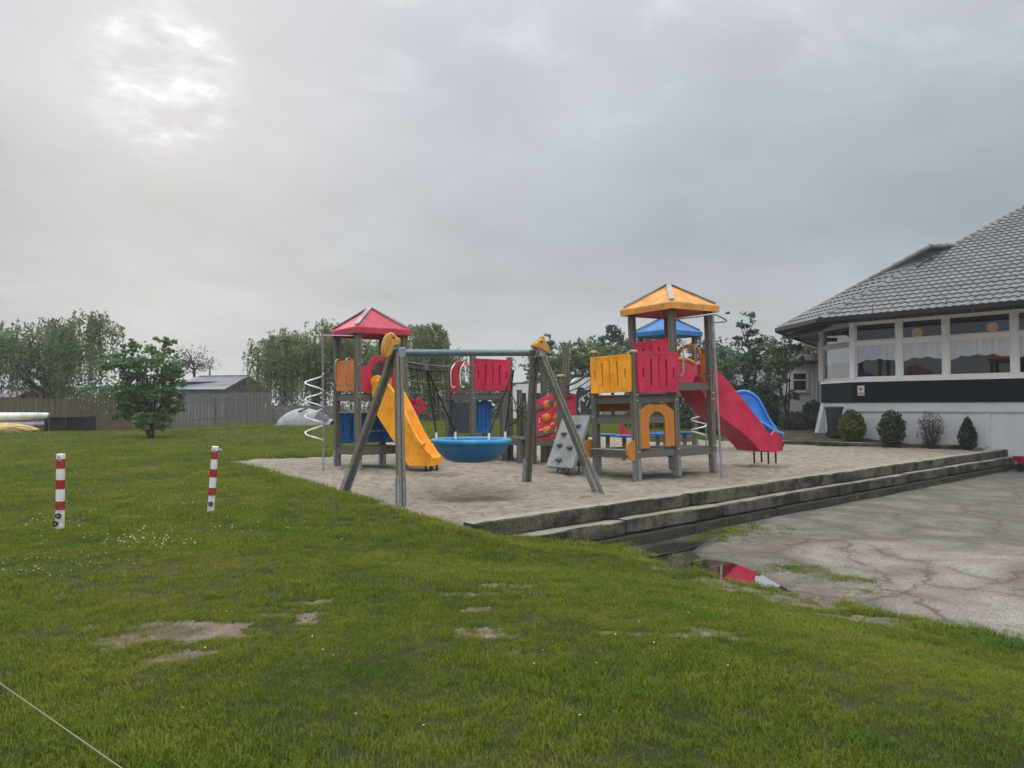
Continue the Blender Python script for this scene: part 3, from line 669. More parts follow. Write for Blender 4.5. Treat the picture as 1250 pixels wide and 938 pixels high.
def roof(root, c, cu, cv, ze, za, over, m, trim='trim_grey', under='red_roof'):
    cen = c+U*cu/2+V_*cv/2; hu, hv = cu/2+over, cv/2+over
    cs = [cen-U*hu-V_*hv, cen+U*hu-V_*hv, cen+U*hu+V_*hv, cen-U*hu+V_*hv]
    b = MB(); n = 6
    lo = [Vector((p.x, p.y, ze)) for p in cs]; mi = [Vector((p.x, p.y, ze+.13)) for p in cs]
    rings = []
    def ring(k, zz): return [cen+(p-cen)*k+Vector((0,0,zz)) for p in cs]
    cen.z = 0
    for q in cs: q.z = 0
    rings = [ring(1, ze), ring(1.0, ze+.12), ring(.985, ze+.14)]
    for i in range(1, n+1):
        t = i/n; rings.append(ring(.985*(1-t)+.012, ze+.14+(za-ze-.14)*(t**1.06)))
    b.loft(rings, True, False)
    b.add(rings[-1], [(0,1,2,3)])
    ob = b.build('roof', m, root)
    u_ = MB(); u_.add([p+Vector((0,0,.03)) for p in ring(.985, ze)]+[cen+Vector((0,0,za-.25))], [(0,1,4),(1,2,4),(2,3,4),(3,0,4)])
    s_ = u_.build('roof_lining', under, root); s_.parent = ob; s_.location = (0,0,0)
    t_ = MB()
    for p in cs:
        a = cen+(p-cen)*.93+Vector((0,0,ze+.14+(za-ze-.14)*.075)); c_ = cen+(p-cen)*.03+Vector((0,0,za-.01))
        t_.beam(a+Vector((0,0,.012)), c_+Vector((0,0,.012)), .10, .018)
    s_ = t_.build('ridge_strip', trim, root); s_.parent = ob; s_.location = (0,0,0)
    return ob
def slide(root, name, m, path, w, hl, hr, skl, th=.035, rim=None, flare=.05, name2='rim', zb=None):
    P = [Vector(p) for p in path]; n = len(P); rings = []; rl = []; rr_ = []
    for i, p in enumerate(P):
        t = P[min(i+1, n-1)]-P[max(i-1, 0)]; th_ = Vector((t.x, t.y, 0)).normalized(); lat = Vector((th_.y, -th_.x, 0)); t.normalize()
        up = lat.cross(t).normalized()
        W = w(i/(n-1)) if callable(w) else w; a = hl(i/(n-1)) if callable(hl) else hl; c = hr(i/(n-1)) if callable(hr) else hr; sk = skl(i/(n-1)) if callable(skl) else skl
        prof = [(-W/2-th, -sk), (-W/2-th-flare*.4, a*.5), (-W/2-th-flare, a), (-W/2-flare*.7, a+.02), (-W/2-flare*.3, a), (-W/2+.01, a*.4), (-W/2+.06, .02), (-W/4, 0), (W/4, 0), (W/2-.06, .02), (W/2-.01, c*.4), (W/2+flare*.3, c), (W/2+flare*.7, c+.02), (W/2+th+flare, c), (W/2+th+flare*.4, c*.5), (W/2+th, -sk)]
        rg_ = [p+lat*x+up*y for x, y in prof]
        if zb is not None:
            zz = zb(i/(n-1))
            for q_ in (0, -1): rg_[q_] = Vector((rg_[q_].x, rg_[q_].y, min(rg_[q_].z, zz) if i else rg_[q_].z))
        rings.append(rg_); rl.append(p+lat*(-W/2-flare*.6)+up*(a+.018)); rr_.append(p+lat*(W/2+flare*.6)+up*(c+.018))
    b = MB(); b.loft(rings); ob = b.build(name, m, root, smooth=50)
    if rim:
        b = MB(); b.tube(rl[:int(n*.72)], .05, 8); s_ = b.build(name2, rim, root, smooth=60); s_.parent = ob; s_.location = (0,0,0)
    return ob
def bolts(root, pts, m='steel'):
    for p in pts:
        b = MB(); b.ball(p, .018, 6, 4); b.build('bolt', m, root)

# ---------------- orange-roofed tower
P1 = on(778, 583); P1.z = S(P1.y)
def g1(a, c, z=None):
    p = P1+U*a*CU+V_*c*CV; p.z = S(p.y) if z is None else z; return p
tw = thing('play_tower', 'big timber play tower with a faded orange pyramid roof, red slide and grey climbing ramp', 'play tower', P1, 'timber play towers in the sand')
for (a, c, t, cap) in ((0,0,2.53,'trim_grey'), (0,1,2.60,'cap_yellow'), (1,0,3.46,None), (2,0,3.46,None), (1,1,3.46,None), (2,1,3.46,None)):
    post(tw, g1(a, c), t, .125, True, cap)
A = P1.copy(); A.z = 0
deck(tw, A, CU, CV, 1.72); deck(tw, A, CU, CV, 1.32); deck(tw, A, CU, CV, .66, 'low_platform')
B_ = A+U*CU
deck(tw, B_, CU, CV, 1.95); deck(tw, B_, CU, CV, .62, 'low_platform')
panel(tw, 'barrier_panel', 'yellow', g1(0,1), g1(0,0), 1.78, 2.50, off=.07, label='yellow slotted barrier panel')
panel(tw, 'barrier_panel', 'red', g1(0,0), g1(1,0), 1.76, 2.54, off=.085, label='red slotted barrier panel facing the swing')
panel(tw, 'barrier_panel', 'red', g1(1,1), g1(1,0), 2.0, 2.84, off=0, label='red barrier panel below the orange roof')
panel(tw, 'infill_board', 'orange', g1(.05,1), g1(.95,1), 1.40, 1.56, slots=False)
panel(tw, 'infill_board', 'orange', g1(.05,.98), g1(1,.98), 1.6, 1.74, slots=False)
# arched doorway board below the red panel
def arch_board(root, m, p0, p1, z0, z1, ow, oh, name='arch_panel', off=0.0, th=.05, top=0.0, side=0.0, cxo=0.0):
    p0, p1 = Vector((p0.x, p0.y, 0)), Vector((p1.x, p1.y, 0)); ex = p1-p0; L_ = ex.length; ex.normalize(); nn = ex.cross(Vector((0,0,1)))
    h = z1-z0; c = L_/2+cxo; r = ow/2
    out = [(side,0), (c-r,0)]+[(c-r, oh-r)]+[(c-r*math.cos(R(q)), oh-r+r*math.sin(R(q))) for q in range(15, 180, 15)]+[(c+r, oh-r), (c+r,0), (L_-side,0)]
    if top: out += [(L_-side, h-top)]+[(L_/2+(L_/2-side)*.62*math.cos(R(q)), h-top+top*math.sin(R(q))) for q in range(0, 181, 18)]+[(side, h-top)]
    else: out += [(L_-side, h*.80), (L_*.72, h), (L_*.28, h), (side, h*.80)]
    b = MB(); b.plate(out, [], th, p0+nn*off+Vector((0,0,z0)), ex, (0,0,1), .006)
    return b.build(name, m, root, smooth=35)
arch_board(tw, 'orange_wood', g1(0,0), g1(1,0), .68, 1.52, .46, .70, off=.01)
# arched exit on to the slide
arch_board(tw, 'orange', g1(2,1), g1(2,0), 1.96, 2.80, .62, .76, 'slide_arch', 0, .05, .24)
# steel grab loops beside the arch and the fireman pole
b = MB()
for k in (.16, .84):
    q = g1(2,0).lerp(g1(2,1), k)-U*.10; b.tube(spline([q+Vector((0,0,2.1-q.z)), q-U*.12+Vector((0,0,2.12-q.z)), q-U*.14+Vector((0,0,2.4-q.z)), q-U*.14+Vector((0,0,2.7-q.z)), q+Vector((0,0,2.76-q.z))], 5), .016, 6)
for k in (.06, .94):
    q = g1(1,0).lerp(g1(2,0), k); d_ = -V_
    for s_ in (1,):
        b.tube(spline([q+Vector((0,0,2.08-q.z)), q+d_*.16+Vector((0,0,2.08-q.z)), q+d_*.2+Vector((0,0,2.2-q.z)), q+d_*.2+Vector((0,0,2.7-q.z)), q+d_*.16+Vector((0,0,2.82-q.z)), q+Vector((0,0,2.82-q.z))], 4), .017, 6)
b.build_each('grab_rail', 'steel', tw, smooth=60)
fp = on(881, 583); fp.z = S(fp.y)
top_ = Vector((fp.x-.03, fp.y+.1, 3.22))
b = MB(); b.tube([fp-Vector((0,0,.1)), top_], .021, 8)
b.build('pole', 'galv', tw, smooth=60)
b = MB(); c1 = g1(1,0,3.22); c2 = g1(2,0,3.22)
b.tube(spline([c1, c1.lerp(top_, .55)+Vector((0,0,0)), top_+(U*-.10-V_*.02), top_+U*.12, c2+(U*.22-V_*.30), c2+U*.16, c2], 6), .018, 8)
b.build('pole_hoop', 'steel', tw, smooth=60)
roof(tw, B_, CU, CV, 3.42, 4.06, .17, 'orange_roof')
# red slide
s0 = g1(2, .5, 1.97); s1 = on(942, 565, 0); s1.z = .46
dr = Vector((s1.x-s0.x, s1.y-s0.y, 0)); run = dr.length; dr.normalize()
def sp_(k, z): p = s0+dr*run*k; return (p.x, p.y, z)
path = spline([sp_(-.04,1.97), sp_(.10,1.93), sp_(.30,1.52), sp_(.55,.92), sp_(.72,.58), sp_(.84,.45), sp_(1.0,.46)], 12)
hh = lambda t: float(.36-.08*ss(.5,.76,t)+.09*ss(.76,.89,t)-.36*max(0, (t-.89)/.11)**2.2)
slide(tw, 'slide', 'red', path, .56, lambda t: hh(t)+.15*(1-ss(.55,.8,t)), hh, lambda t: .10 if t > .15 else .06, rim='amber', zb=lambda t: max(.40, 1.90-1.50*(t/.66)))
b = MB()
for k in (.86, .96):
    for sg in (-.2, .2):
        q = s0+dr*run*k+Vector((dr.y, -dr.x, 0))*sg; b.cyl(Vector((q.x, q.y, S(q.y)-.1)), Vector((q.x, q.y, .36)), .022, 8)
b.build_each('slide_foot', 'black', tw, smooth=60)
# grey climbing ramp
rt = g1(0, 1.5, 1.32); rt = P1+V_*(CV*1.5); rt.z = 1.31
rb = rt-U*.52; rb.z = S(rb.y)+.12
ax = (rb-rt).normalized(); nrm = ax.cross(V_).normalized()
if nrm.z < 0: nrm = -nrm
b = MB(); ln = (rb-rt).length
b.plate(rrect(-.42, 0, .42, ln, .04, 3), [], .09, rt, V_, ax, .012)
rp = b.build('climbing_ramp', 'climb_grey', tw, smooth=35)
b = MB()
for (a, c) in ((-.2,.2), (.18,.36), (-.18,.62), (.2,.58), (.05,.86)):
    b.ball(rt+V_*a*.9+ax*ln*c+nrm*.06, .085, 8, 6, (1,1,.5))
b.build_each('climbing_hold', 'hold_grey', tw, 60, rp)
b = MB()
for a in (-.3, 0, .3): b.tube([rt+V_*a+ax*ln*.72-nrm*.05, rt+V_*a+ax*ln*.95-nrm*.12+U*.12, Vector((rb.x, rb.y, S(rb.y)-.05))+V_*a*1.2+U*.16], .018, 6)
b.build_each('ramp_foot', 'black', tw)
deck(tw, A+V_*CV, CU*.55, CV, 1.33, 'side_platform')
post(tw, g1(0,2), 1.36, .12, True); post(tw, g1(.6,2), 1.36, .12, True)
panel(tw, 'infill_board', 'blue_dark', g1(.1,2.0), g1(.55,2.0), .55, 1.25, slots=False)
# abacus bar with two orange discs on the left face
bz = .66
for c, lab in ((1.0, None), (.0, None)):
    q = g1(0, c, bz); b = MB()
    q2 = q-U*.11+(V_*.10 if c else -V_*.02)
    b.tube([q2-V_*.02, q2+V_*.02], .19, 20); b.build('disc', 'orange_wood', tw, smooth=40)
b = MB(); b.cyl(g1(0,1,bz)-U*.11+V_*.1, g1(0,0,bz)-U*.11, .018, 8); b.build('spindle', 'steel', tw, smooth=60)
bolts(tw, [g1(a, c, z)-V_*.068+U*.02*k for a in (0,1,2) for c in (0,) for z in (.62, 1.72, 1.6) for k in (-1,1)]+[g1(0,1,z)-U*.068 for z in (.6,1.3,1.7)])
tw.rotation_euler = (0, R(-1.6), 0)

# ---------------- red-roofed tower
F2 = on(437, 572); F2.z = S(F2.y)
def g2(a, c, z=None):
    p = F2+U*a*CU+V_*c*CV; p.z = S(p.y) if z is None else z; return p
tr = thing('play_tower', 'timber play tower with a red pyramid roof, yellow slide and white spiral pole', 'play tower', F2, 'timber play towers in the sand')
for (a, c) in ((0,0), (1,0), (0,1), (1,1)): post(tr, g2(a, c), 3.12, .125)
A2 = F2.copy(); A2.z = 0
deck(tr, A2, CU, CV, 1.78); deck(tr, A2, CU, CV, .60, 'low_platform')
roof(tr, A2, CU, CV, 3.08, 3.74, .12, 'red_roof', 'trim_grey', 'red_roof')
panel(tr, 'barrier_panel', 'orange', g2(0,1), g2(0,0), 1.84, 2.52, off=.02, slots=False, label='orange barrier panel')
b = MB()
for k in (.25, .75):
    q = g2(0,1).lerp(g2(0,0), k)-U*.08
    b.tube(spline([Vector((q.x,q.y,1.98))+U*.05, Vector((q.x,q.y,2.0))-U*.06, Vector((q.x,q.y,2.3))-U*.08, Vector((q.x,q.y,2.52))-U*.06, Vector((q.x,q.y,2.56))+U*.05], 4), .016, 6)
b.build_each('grab_rail', 'steel', tr, smooth=60)
arch_board(tr, 'red', g2(0,0), g2(1,0), 1.80, 2.62, .52, .70, 'slide_arch', .02, .05, .26, .0)
panel(tr, 'barrier_panel', 'red', g2(1,0), g2(1,1), 1.84, 2.5, label='red barrier panel on the far side')
panel(tr, 'infill_panel', 'blue', g2(0,1), g2(1,1), .66, 1.34, label='blue panel under the platform')
panel(tr, 'infill_panel', 'blue', g2(1,0), g2(1,1), .66, 1.34)
b = MB(); b.cyl(g2(0,0,1.36), g2(0,1,1.36), .012, 6); b.cyl(g2(0,0,.95), g2(1,0,.95), .012, 6); b.build_each('rail', 'galv', tr)
s0 = g2(.5, 0, 1.82); s1 = on(533, 572, 0); s1.z = .36
dr = Vector((s1.x-s0.x, s1.y-s0.y, 0)); run = dr.length; dr.normalize()
path = spline([sp_(-.06,1.86), sp_(.08,1.80), sp_(.30,1.32), sp_(.52,.78), sp_(.70,.46), sp_(.84,.36), sp_(1.0,.37)], 10)
hy = lambda t: .10+.14*ss(0, .25, t)+.06*ss(.62, .78, t)-.26*max(0, (t-.80)/.20)**1.6
slide(tr, 'slide', 'yellow', path, .58, lambda t: float(hy(t)), lambda t: float(hy(t))+.05, lambda t: .10 if t > .15 else .04, zb=lambda t: max(.22, 1.75-1.53*(t/.62)))
b = MB()
for sg in (-1, 1):          # round ears beside the slide entry
    q = s0+Vector((dr.y, -dr.x, 0))*sg*.27+dr*.02
    b.plate(circ(0, 0, .15, 16)+[], [], .05, Vector((q.x, q.y, 2.02)), Vector((dr.y, -dr.x, 0)).cross(Vector((0,0,1))), (0,0,1), .01)
b.build_each('slide_entry_cheek', 'yellow', tr, 40)
b = MB()
for k in (.86, .95):
    for sg in (-.18, .18):
        q = s0+dr*run*k+Vector((dr.y, -dr.x, 0))*sg; b.cyl(Vector((q.x, q.y, S(q.y)-.1)), Vector((q.x, q.y, .28)), .022, 8)
b.build_each('slide_foot', 'black', tr, smooth=60)
pp = on(395, 573); pp.z = S(pp.y)
b = MB(); pt = Vector((pp.x-.02, pp.y, 3.02)); b.tube([pp-Vector((0,0,.1)), pt], .017, 8); b.build('pole', 'galv', tr, smooth=60)
b = MB()
for q in (g2(0,0,3.02), g2(0,1,3.02)): b.tube([pt, q], .017, 6)
b.build_each('pole_bracket', 'galv', tr, smooth=60)
b = MB(); pts = []
ce = pp+Vector((-.19, -.02, 0))
for k in range(0, 4*16+1):
    a = 2*math.pi*k/16; pts.append(ce+Vector((.19*math.cos(a), -.19*math.sin(a), .62+1.42*k/64)))
b.tube(pts, .016, 6); b.build('spiral_bar', 'white_steel', tr, smooth=60)
bolts(tr, [g2(a, c, z)-V_*.068 for a in (0,1) for c in (0,) for z in (.6, 1.7, 1.78, 2.4)])
tr.rotation_euler = (0, R(-.5), 0)

# ---------------- middle tower without a roof
Q2 = at(577, 520, 18.3); Q2.z = S(Q2.y)
def g4(a, c, z=None):
    p = Q2+U*a*CU+V_*c*CV; p.z = S(p.y) if z is None else z; return p
tm = thing('play_tower', 'roofless timber play tower with red upper panels and blue lower panels behind the basket swing', 'play tower', Q2, 'timber play towers in the sand')
for (a, c, wq) in ((0,0,.125), (1,0,.125), (0,1,.16), (1,1,.125)): post(tm, g4(a, c), 2.76 if wq < .15 else 2.58, wq)
A4 = Q2.copy(); A4.z = 0
deck(tm, A4, CU, CV, 1.82); deck(tm, A4, CU, CV, .70, 'low_platform')
panel(tm, 'barrier_panel', 'red', g4(0,0), g4(1,0), 1.90, 2.68, off=.02, label='red slotted panel facing the basket swing')
arch_board(tm, 'red', g4(0,1), g4(0,0), 1.86, 2.66, .60, .70, 'arch_panel', 0, .05, .16, 0, .17)
panel(tm, 'infill_panel', 'blue', g4(.06,.2), g4(.62,.2), .82, 1.62, label='blue door-like panel')
panel(tm, 'infill_panel', 'blue', g4(.86,0), g4(1.0,0), .85, 1.5, slots=False)
panel(tm, 'infill_panel', 'slate', g4(0,1), g4(0,.1), .82, 1.6, slots=False, label='dark slate panel')
post(tm, g4(.66,-.25), 1.84, .16); post(tm, g4(.86,-.2), 1.62, .13)
b = MB()
for k in (.3, .7):
    q = g4(0,1).lerp(g4(0,0), k)-U*.08
    b.tube(spline([Vector((q.x,q.y,2.0))+U*.05, Vector((q.x,q.y,2.0))-U*.05, Vector((q.x,q.y,2.4))-U*.07, Vector((q.x,q.y,2.6))+U*.05], 4), .016, 6)
b.build_each('grab_rail', 'white_steel', tm, smooth=60)
bolts(tm, [g4(a, 0, z)-V_*.07 for a in (0,1) for z in (1.7, 1.84, 2.5, 2.7)])

# rope bridge from the red tower to the middle tower
rb_ = thing('rope_bridge', 'rope bridge with thin handrail ropes hanging between the red-roofed tower and the roofless tower', 'rope bridge', g2(1,1))
p0 = g2(1,.2); p1 = g4(0,1)
for name, zz, m, r, sag in (('handrail', 2.52, 'wood_h', .035, .02), ('handrail_rope', 2.42, 'rope_black', .018, .06), ('net_rope', 2.15, 'rope_pale', .010, .08), ('net_rope', 1.98, 'rope_black', .010, .1)):
    b = MB(); b.tube([Vector((p0.x+(p1.x-p0.x)*t, p0.y+(p1.y-p0.y)*t, zz-sag*4*t*(1-t))) for t in [k/12 for k in range(13)]], r, 6); b.build(name, m, rb_, smooth=60)
b = MB()
for k in range(1, 10):
    t = k/10; q = Vector((p0.x+(p1.x-p0.x)*t, p0.y+(p1.y-p0.y)*t, 0)); q2 = Vector((p0.x+(p1.x-p0.x)*(t+.07), p0.y+(p1.y-p0.y)*(t+.07), 0))
    b.tube([q+Vector((0,0,2.42-.24*t*(1-t))), q2+Vector((0,0,1.62-.5*t*(1-t)))], .007, 5)
b.build('net', 'rope_black', rb_)
b = MB()
for k in range(11):
    t = (k+.5)/11; q = Vector((p0.x+(p1.x-p0.x)*t, p0.y+(p1.y-p0.y)*t, 1.72-.3*t*(1-t)-.35*ss(0,.2,t)*ss(0,.2,1-t)))
    b.beam(q-V_*.05+Vector((-.0,.0,0)), q+V_*.55, .05, .03)
b.build('tread', 'wood_h', rb_)
# red star panel hanging in the net
rs = on(513, 535); rs = at(510, 496, 17.6)
b = MB(); b.plate([((.26 if k % 2 == 0 else .15)*math.cos(2*math.pi*k/12+.3), (.26 if k % 2 == 0 else .15)*math.sin(2*math.pi*k/12+.3)) for k in range(12)], [circ(0,0,.05,10)[::-1]], .05, rs, (1,.2,0), (0,0,1), .01)
b.tube([rs+Vector((-.1,0,.2)), Vector((rs.x-.12, rs.y, 1.75))], .008, 5); b.tube([rs+Vector((.1,0,.2)), Vector((rs.x+.14, rs.y, 1.75))], .008, 5)
tag(b.build('net_star', 'red', None, smooth=35), 'small dark red star-shaped disc hanging below the rope bridge', 'climbing disc')

# low wobbly walkway from the middle tower to the climbing board
lw = thing('walkway', 'low dark timber walkway leading from the roofless tower to the red climbing board', 'walkway', at(630, 545, 18.6))
a0 = g4(1, .2, .72); a1 = at(655, 531, 17.6); a1.z = .72
dd_ = (a1-a0); dl = dd_.length; dd_.normalize(); sd_ = dd_.cross(Vector((0,0,1)))
b = MB()
for k in range(9): q = a0+dd_*dl*(k+.5)/9; b.beam(q-sd_*.45, q+sd_*.45, dl/9*.86, .04, dd_)
b.build('tread', 'wood_h', lw)
for s_ in (-.42, .42):
    b = MB(); b.beam(a0+sd_*s_-Vector((0,0,.09)), a1+sd_*s_-Vector((0,0,.09)), .05, .12); b.build('side_beam', 'wood_h', lw)
for k in (.05, .95):
    for s_ in (-.40, .40):
        q = a0.lerp(a1, k)+sd_*s_; post_mb(Vector((q.x,q.y,S(q.y)-.05)), Vector((q.x,q.y,.62)), .12).build('leg', 'wood', lw)
for px, ty in ((634, 476), (640, 490)):
    q = at(px, 535, 18.6); t_ = at(px, ty, 18.6); b = post_mb(Vector((q.x,q.y,S(q.y)-.05)), t_, .10).build('rope_post', 'wood', lw)
b = MB()
for (x0,y0,x1,y1) in ((622,478,636,500),(636,500,655,485),(622,520,636,505),(636,505,655,525),(622,500,655,503),(628,490,634,515)):
    b.tube([at(x0,y0,18.4), at((x0+x1)/2,(y0+y1)/2+2,18.4), at(x1,y1,18.4)], .012, 5)
b.build('climbing_rope', 'rope_black', lw)

# red climbing board with orange bowls
cbd = at(680, 540, 16.9)
cb = thing('climbing_board', 'leaning red climbing board with six orange bowls between timber posts', 'climbing board', Vector((cbd.x, cbd.y, S(cbd.y))))
q0 = at(655, 490, 17.2); q1 = at(706, 490, 17.0)
ex = Vector((q1.x-q0.x, q1.y-q0.y, 0)); Lb = ex.length; ex.normalize()
zb = at(655, 538, 17.2).z; zt = at(655, 485, 17.2).z
o_ = Vector((q0.x, q0.y, zb)); ey = Vector((0, .12, 1)).normalized(); nn = ex.cross(ey)
h_ = zt-zb
b = MB(); b.plate([(0,0), (Lb*.68,.04), (Lb*.68,.5), (Lb,.52), (Lb, h_*1.06), (Lb*.62, h_*1.16), (Lb*.45, h_*1.12), (.0, h_*.93)], [], .05, o_, ex, ey, .008); pnl = b.build('board', 'red', cb, smooth=35)
for i in range(2):
    for j in range(3):
        p = o_+ex*Lb*(.26+.27*i)+ey*h_*(.22+.30*j)-nn*0 + (-nn if nn.y > 0 else nn)*.03
        b = MB(); b.ball(p, .115, 12, 8, (1,.6,1)); b.build('bowl_hold', 'orange', cb, smooth=60)
for (a, c) in [(random.uniform(.05,.64), random.uniform(.06,.92)) for _ in range(26)]:
    b = MB(); b.ball(o_+ex*Lb*a+ey*h_*c+(-nn if nn.y > 0 else nn)*.03, .018, 6, 4); b.build('bolt', 'white_steel', cb)
for (xa, za, xb, zb_) in ((.02,.72,.60,.98), (.02,.12,.66,.30)):
    b = MB(); b.beam(o_+ex*Lb*xa+ey*h_*za+(-nn if nn.y > 0 else nn)*.06, o_+ex*Lb*xb+ey*h_*zb_+(-nn if nn.y > 0 else nn)*.06, .05, .09); b.build('rail', 'wood_h', cb)
for px, ty, D, wq, cap in ((651, 445, 17.3, .12, None), (664, 447, 17.6, .12, None), (691, 424, 17.2, .13, None), (685, 460, 17.0, .15, 'cap_yellow'), (706, 505, 17.0, .11, None)):
    q = at(px, 540, D); post(cb, Vector((q.x, q.y, S(q.y))), at(px, ty, D).z, wq, False, cap)
b = MB(); b.beam(at(655,541,17.1), at(706,541,16.9), .1, .12); b.build('bottom_beam', 'wood_h', cb)

# slate net panel with rope rails between board and orange tower
npn = thing('climbing_net', 'dark blue-grey panel laced with white rope under sloping rails beside the orange-roofed tower', 'climbing net', at(715, 545, 17.0))
q0 = at(704, 508, 17.0); q1 = at(727, 508, 16.6); ex = (q1-q0); ex.z = 0; Lb = ex.length; ex.normalize(); hz = at(704, 478, 17.0).z-q0.z
b = MB(); b.plate([(0,0), (Lb,0), (Lb,hz*1.1), (0,hz)], [], .03, q0, ex, (0,0,1), .004); b.build('panel', 'slate', npn)
b = MB()
for k in range(13):
    a, c = random.uniform(.08,.8)*Lb, random.uniform(.05,.85)*hz
    b.tube([q0+ex*a+Vector((0,-.03,c)), q0+ex*(a+random.uniform(-.08,.1))+Vector((0,-.035,c+random.uniform(.03,.12)))], .013, 5)
b.build('rope_lacing', 'rope_white', npn)
b = MB()
for dy in (0, 8, 15): b.tube([at(686,474+dy*.9,17.2), at(705,466+dy,17.0), at(732,447+dy*1.1,16.6)], .028 if dy == 0 else .014, 6)
b.build('sloping_rail', 'wood_h', npn, smooth=60)
q = at(707, 500, 17.0); post_mb(Vector((q.x, q.y, S(q.y)-.05)), Vector((q.x, q.y, 1.6)), .10).build('post', 'wood', npn)
b = MB(); b.beam(at(700,509,17.0), at(731,507,16.6), .5, .05); b.build('ledge', 'wood_h', npn)

# ---------------- blue-roofed tower behind
C3 = Vector((4.62, 21.9, 0)); A3 = C3-U*CU/2-V_*CV/2
def g3(a, c, z=None):
    p = A3+U*a*CU+V_*c*CV; p.z = S(p.y) if z is None else z; return p
tb = thing('play_tower', 'timber play tower with a blue pyramid roof and a curved blue slide at the back', 'play tower', g3(0,0), 'timber play towers in the sand')
for (a, c) in ((0,0), (1,0), (0,1), (1,1)): post(tb, g3(a, c), 3.62, .125)
deck(tb, A3, CU, CV, 1.95); deck(tb, A3, CU, CV, .62, 'low_platform')
roof(tb, A3, CU, CV, 3.56, 4.20, .17, 'blue_roof', 'blue_dark', 'blue_roof')
panel(tb, 'barrier_panel', 'red', g3(0,0), g3(1,0), 2.02, 2.8)
panel(tb, 'barrier_panel', 'red', g3(0,1), g3(0,0), 2.02, 2.8)
def chute(root, name, m, path, r, rim):
    P = [Vector(p) for p in path]; n = len(P); rings = []; rims = [[], []]
    for i, p in enumerate(P):
        t = (P[min(i+1, n-1)]-P[max(i-1, 0)]).normalized(); lat = Vector((t.y, -t.x, 0)).normalized(); up = lat.cross(t)
        rr_ = r*(1+.12*math.sin(math.pi*i/(n-1)))
        a0_, a1_ = R(196), R(345); pr = []
        for k in range(13):
            a = a0_-R(20)+(a1_-a0_+R(28))*k/12; pr.append((rr_*math.cos(a), rr_*math.sin(a)))
        inn = [(x*.93, y*.93) for x, y in reversed(pr)]
        rings.append([p+lat*x+up*(y+r) for x, y in pr+inn])
        for s_, q in ((0, pr[0]), (1, pr[-1])): rims[s_].append(p+lat*q[0]*.965+up*(q[1]*.965+r))
    b = MB(); b.loft(rings); ob = b.build(name, m, root, smooth=50)
    b = MB(); b.tube(rims[0], .05, 8); b.tube(rims[1], .05, 8); s_ = b.build('rim', rim, root, smooth=60); s_.parent = ob; s_.location = (0,0,0)
    return ob
st_ = [(5.2,2.75,2.25), (5.8,2.35,1.85), (6.35,1.98,1.45), (6.72,1.90,1.20), (6.97,1.95,1.05), (7.22,1.91,.92), (7.47,1.72,.80), (7.66,1.36,.68), (7.84,1.03,.58), (8.00,.82,.52)]
rg = []; rim_ = []; lip_ = []
for x, zr, zb_ in spline([(a, c, d) for a, c, d in st_], 4):
    h = zr-zb_; pr = []
    for k in range(11):                  # far rim -> trough -> near lip
        t = k/10; a = R(180+150*t); yy = 22.1-.46*math.cos(a)*1.0; zz = zb_+h*(1-abs(math.sin(a)))**1.0 if a < R(270) else zb_+.34*(1-abs(math.sin(a)))
        pr.append(Vector((x+.12*(yy-22.1), yy, zz)))
    cen_ = Vector((x, 22.1, zb_+h*.5+.2)); inn = [q_+(q_-cen_).normalized()*.035 for q_ in reversed(pr)]
    rg.append(pr+inn); rim_.append(pr[0]); lip_.append(pr[-1])
b = MB(); b.loft(rg); sl_ = b.build('slide', 'blue_slide', tb, smooth=50)
b = MB(); b.tube(rim_, .05, 8); b.tube(lip_, .045, 8); b.tube(rg[-1][:11], .045, 8); s_ = b.build('rim', 'blue_rim', tb, smooth=60); s_.parent = sl_; s_.location = (0,0,0)
b = MB(); q = Vector((5.35, 22.0, 2.5)); rg = []      # hood over the slide entry
for k in range(11):
    a = math.pi*k/10; rg.append((.5*math.cos(a), .78*math.sin(a)))
b.loft([[Vector((5.0+x_, 22.4, 2.25))+Vector((0,1,0))*a*.95+Vector((0,0,c*(1-x_*.3))) for a, c in rg+[(x*.92, y*.92) for x, y in reversed(rg)]] for x_ in (0, .3, .6, .9)])
b.build('slide_hood', 'blue', tb, smooth=50)
b = MB()
for k in (0, 1):
    q = Vector((7.9-.3*k, 22.4, 0)); b.cyl(Vector((q.x, q.y, S(q.y)-.1)), Vector((q.x, q.y, .6)), .025, 8)
b.build_each('slide_foot', 'black', tb)
b = MB(); q = at(757, 531, 20.6); b.plate([(0,0), (.36,0), (.30,.05), (.16,.12), (.08,.28), (0,.30)], [], .05, q, (1,0,0), (0,0,1), .008); b.build('slide_cheek', 'red', tb)
b = MB(); b.cyl(Vector((q.x+.1, q.y, S(q.y)-.1)), Vector((q.x+.1, q.y, q.z+.02)), .04, 8); b.build('slide_cheek_post', 'wood', tb)
q = at(862, 520, 20.0); q.z = S(q.y)
b = MB(); b.tube([q-Vector((0,0,.1)), Vector((q.x, q.y, 2.4))], .018, 6); b.build('pole', 'galv', tb)
b = MB(); b.tube([q+Vector((-.2+.2*math.cos(k*math.pi/8), .2*math.sin(k*math.pi/8), .5+1.2*k/64)) for k in range(65)], .016, 6); b.build('spiral_bar', 'white_steel', tb, smooth=60)

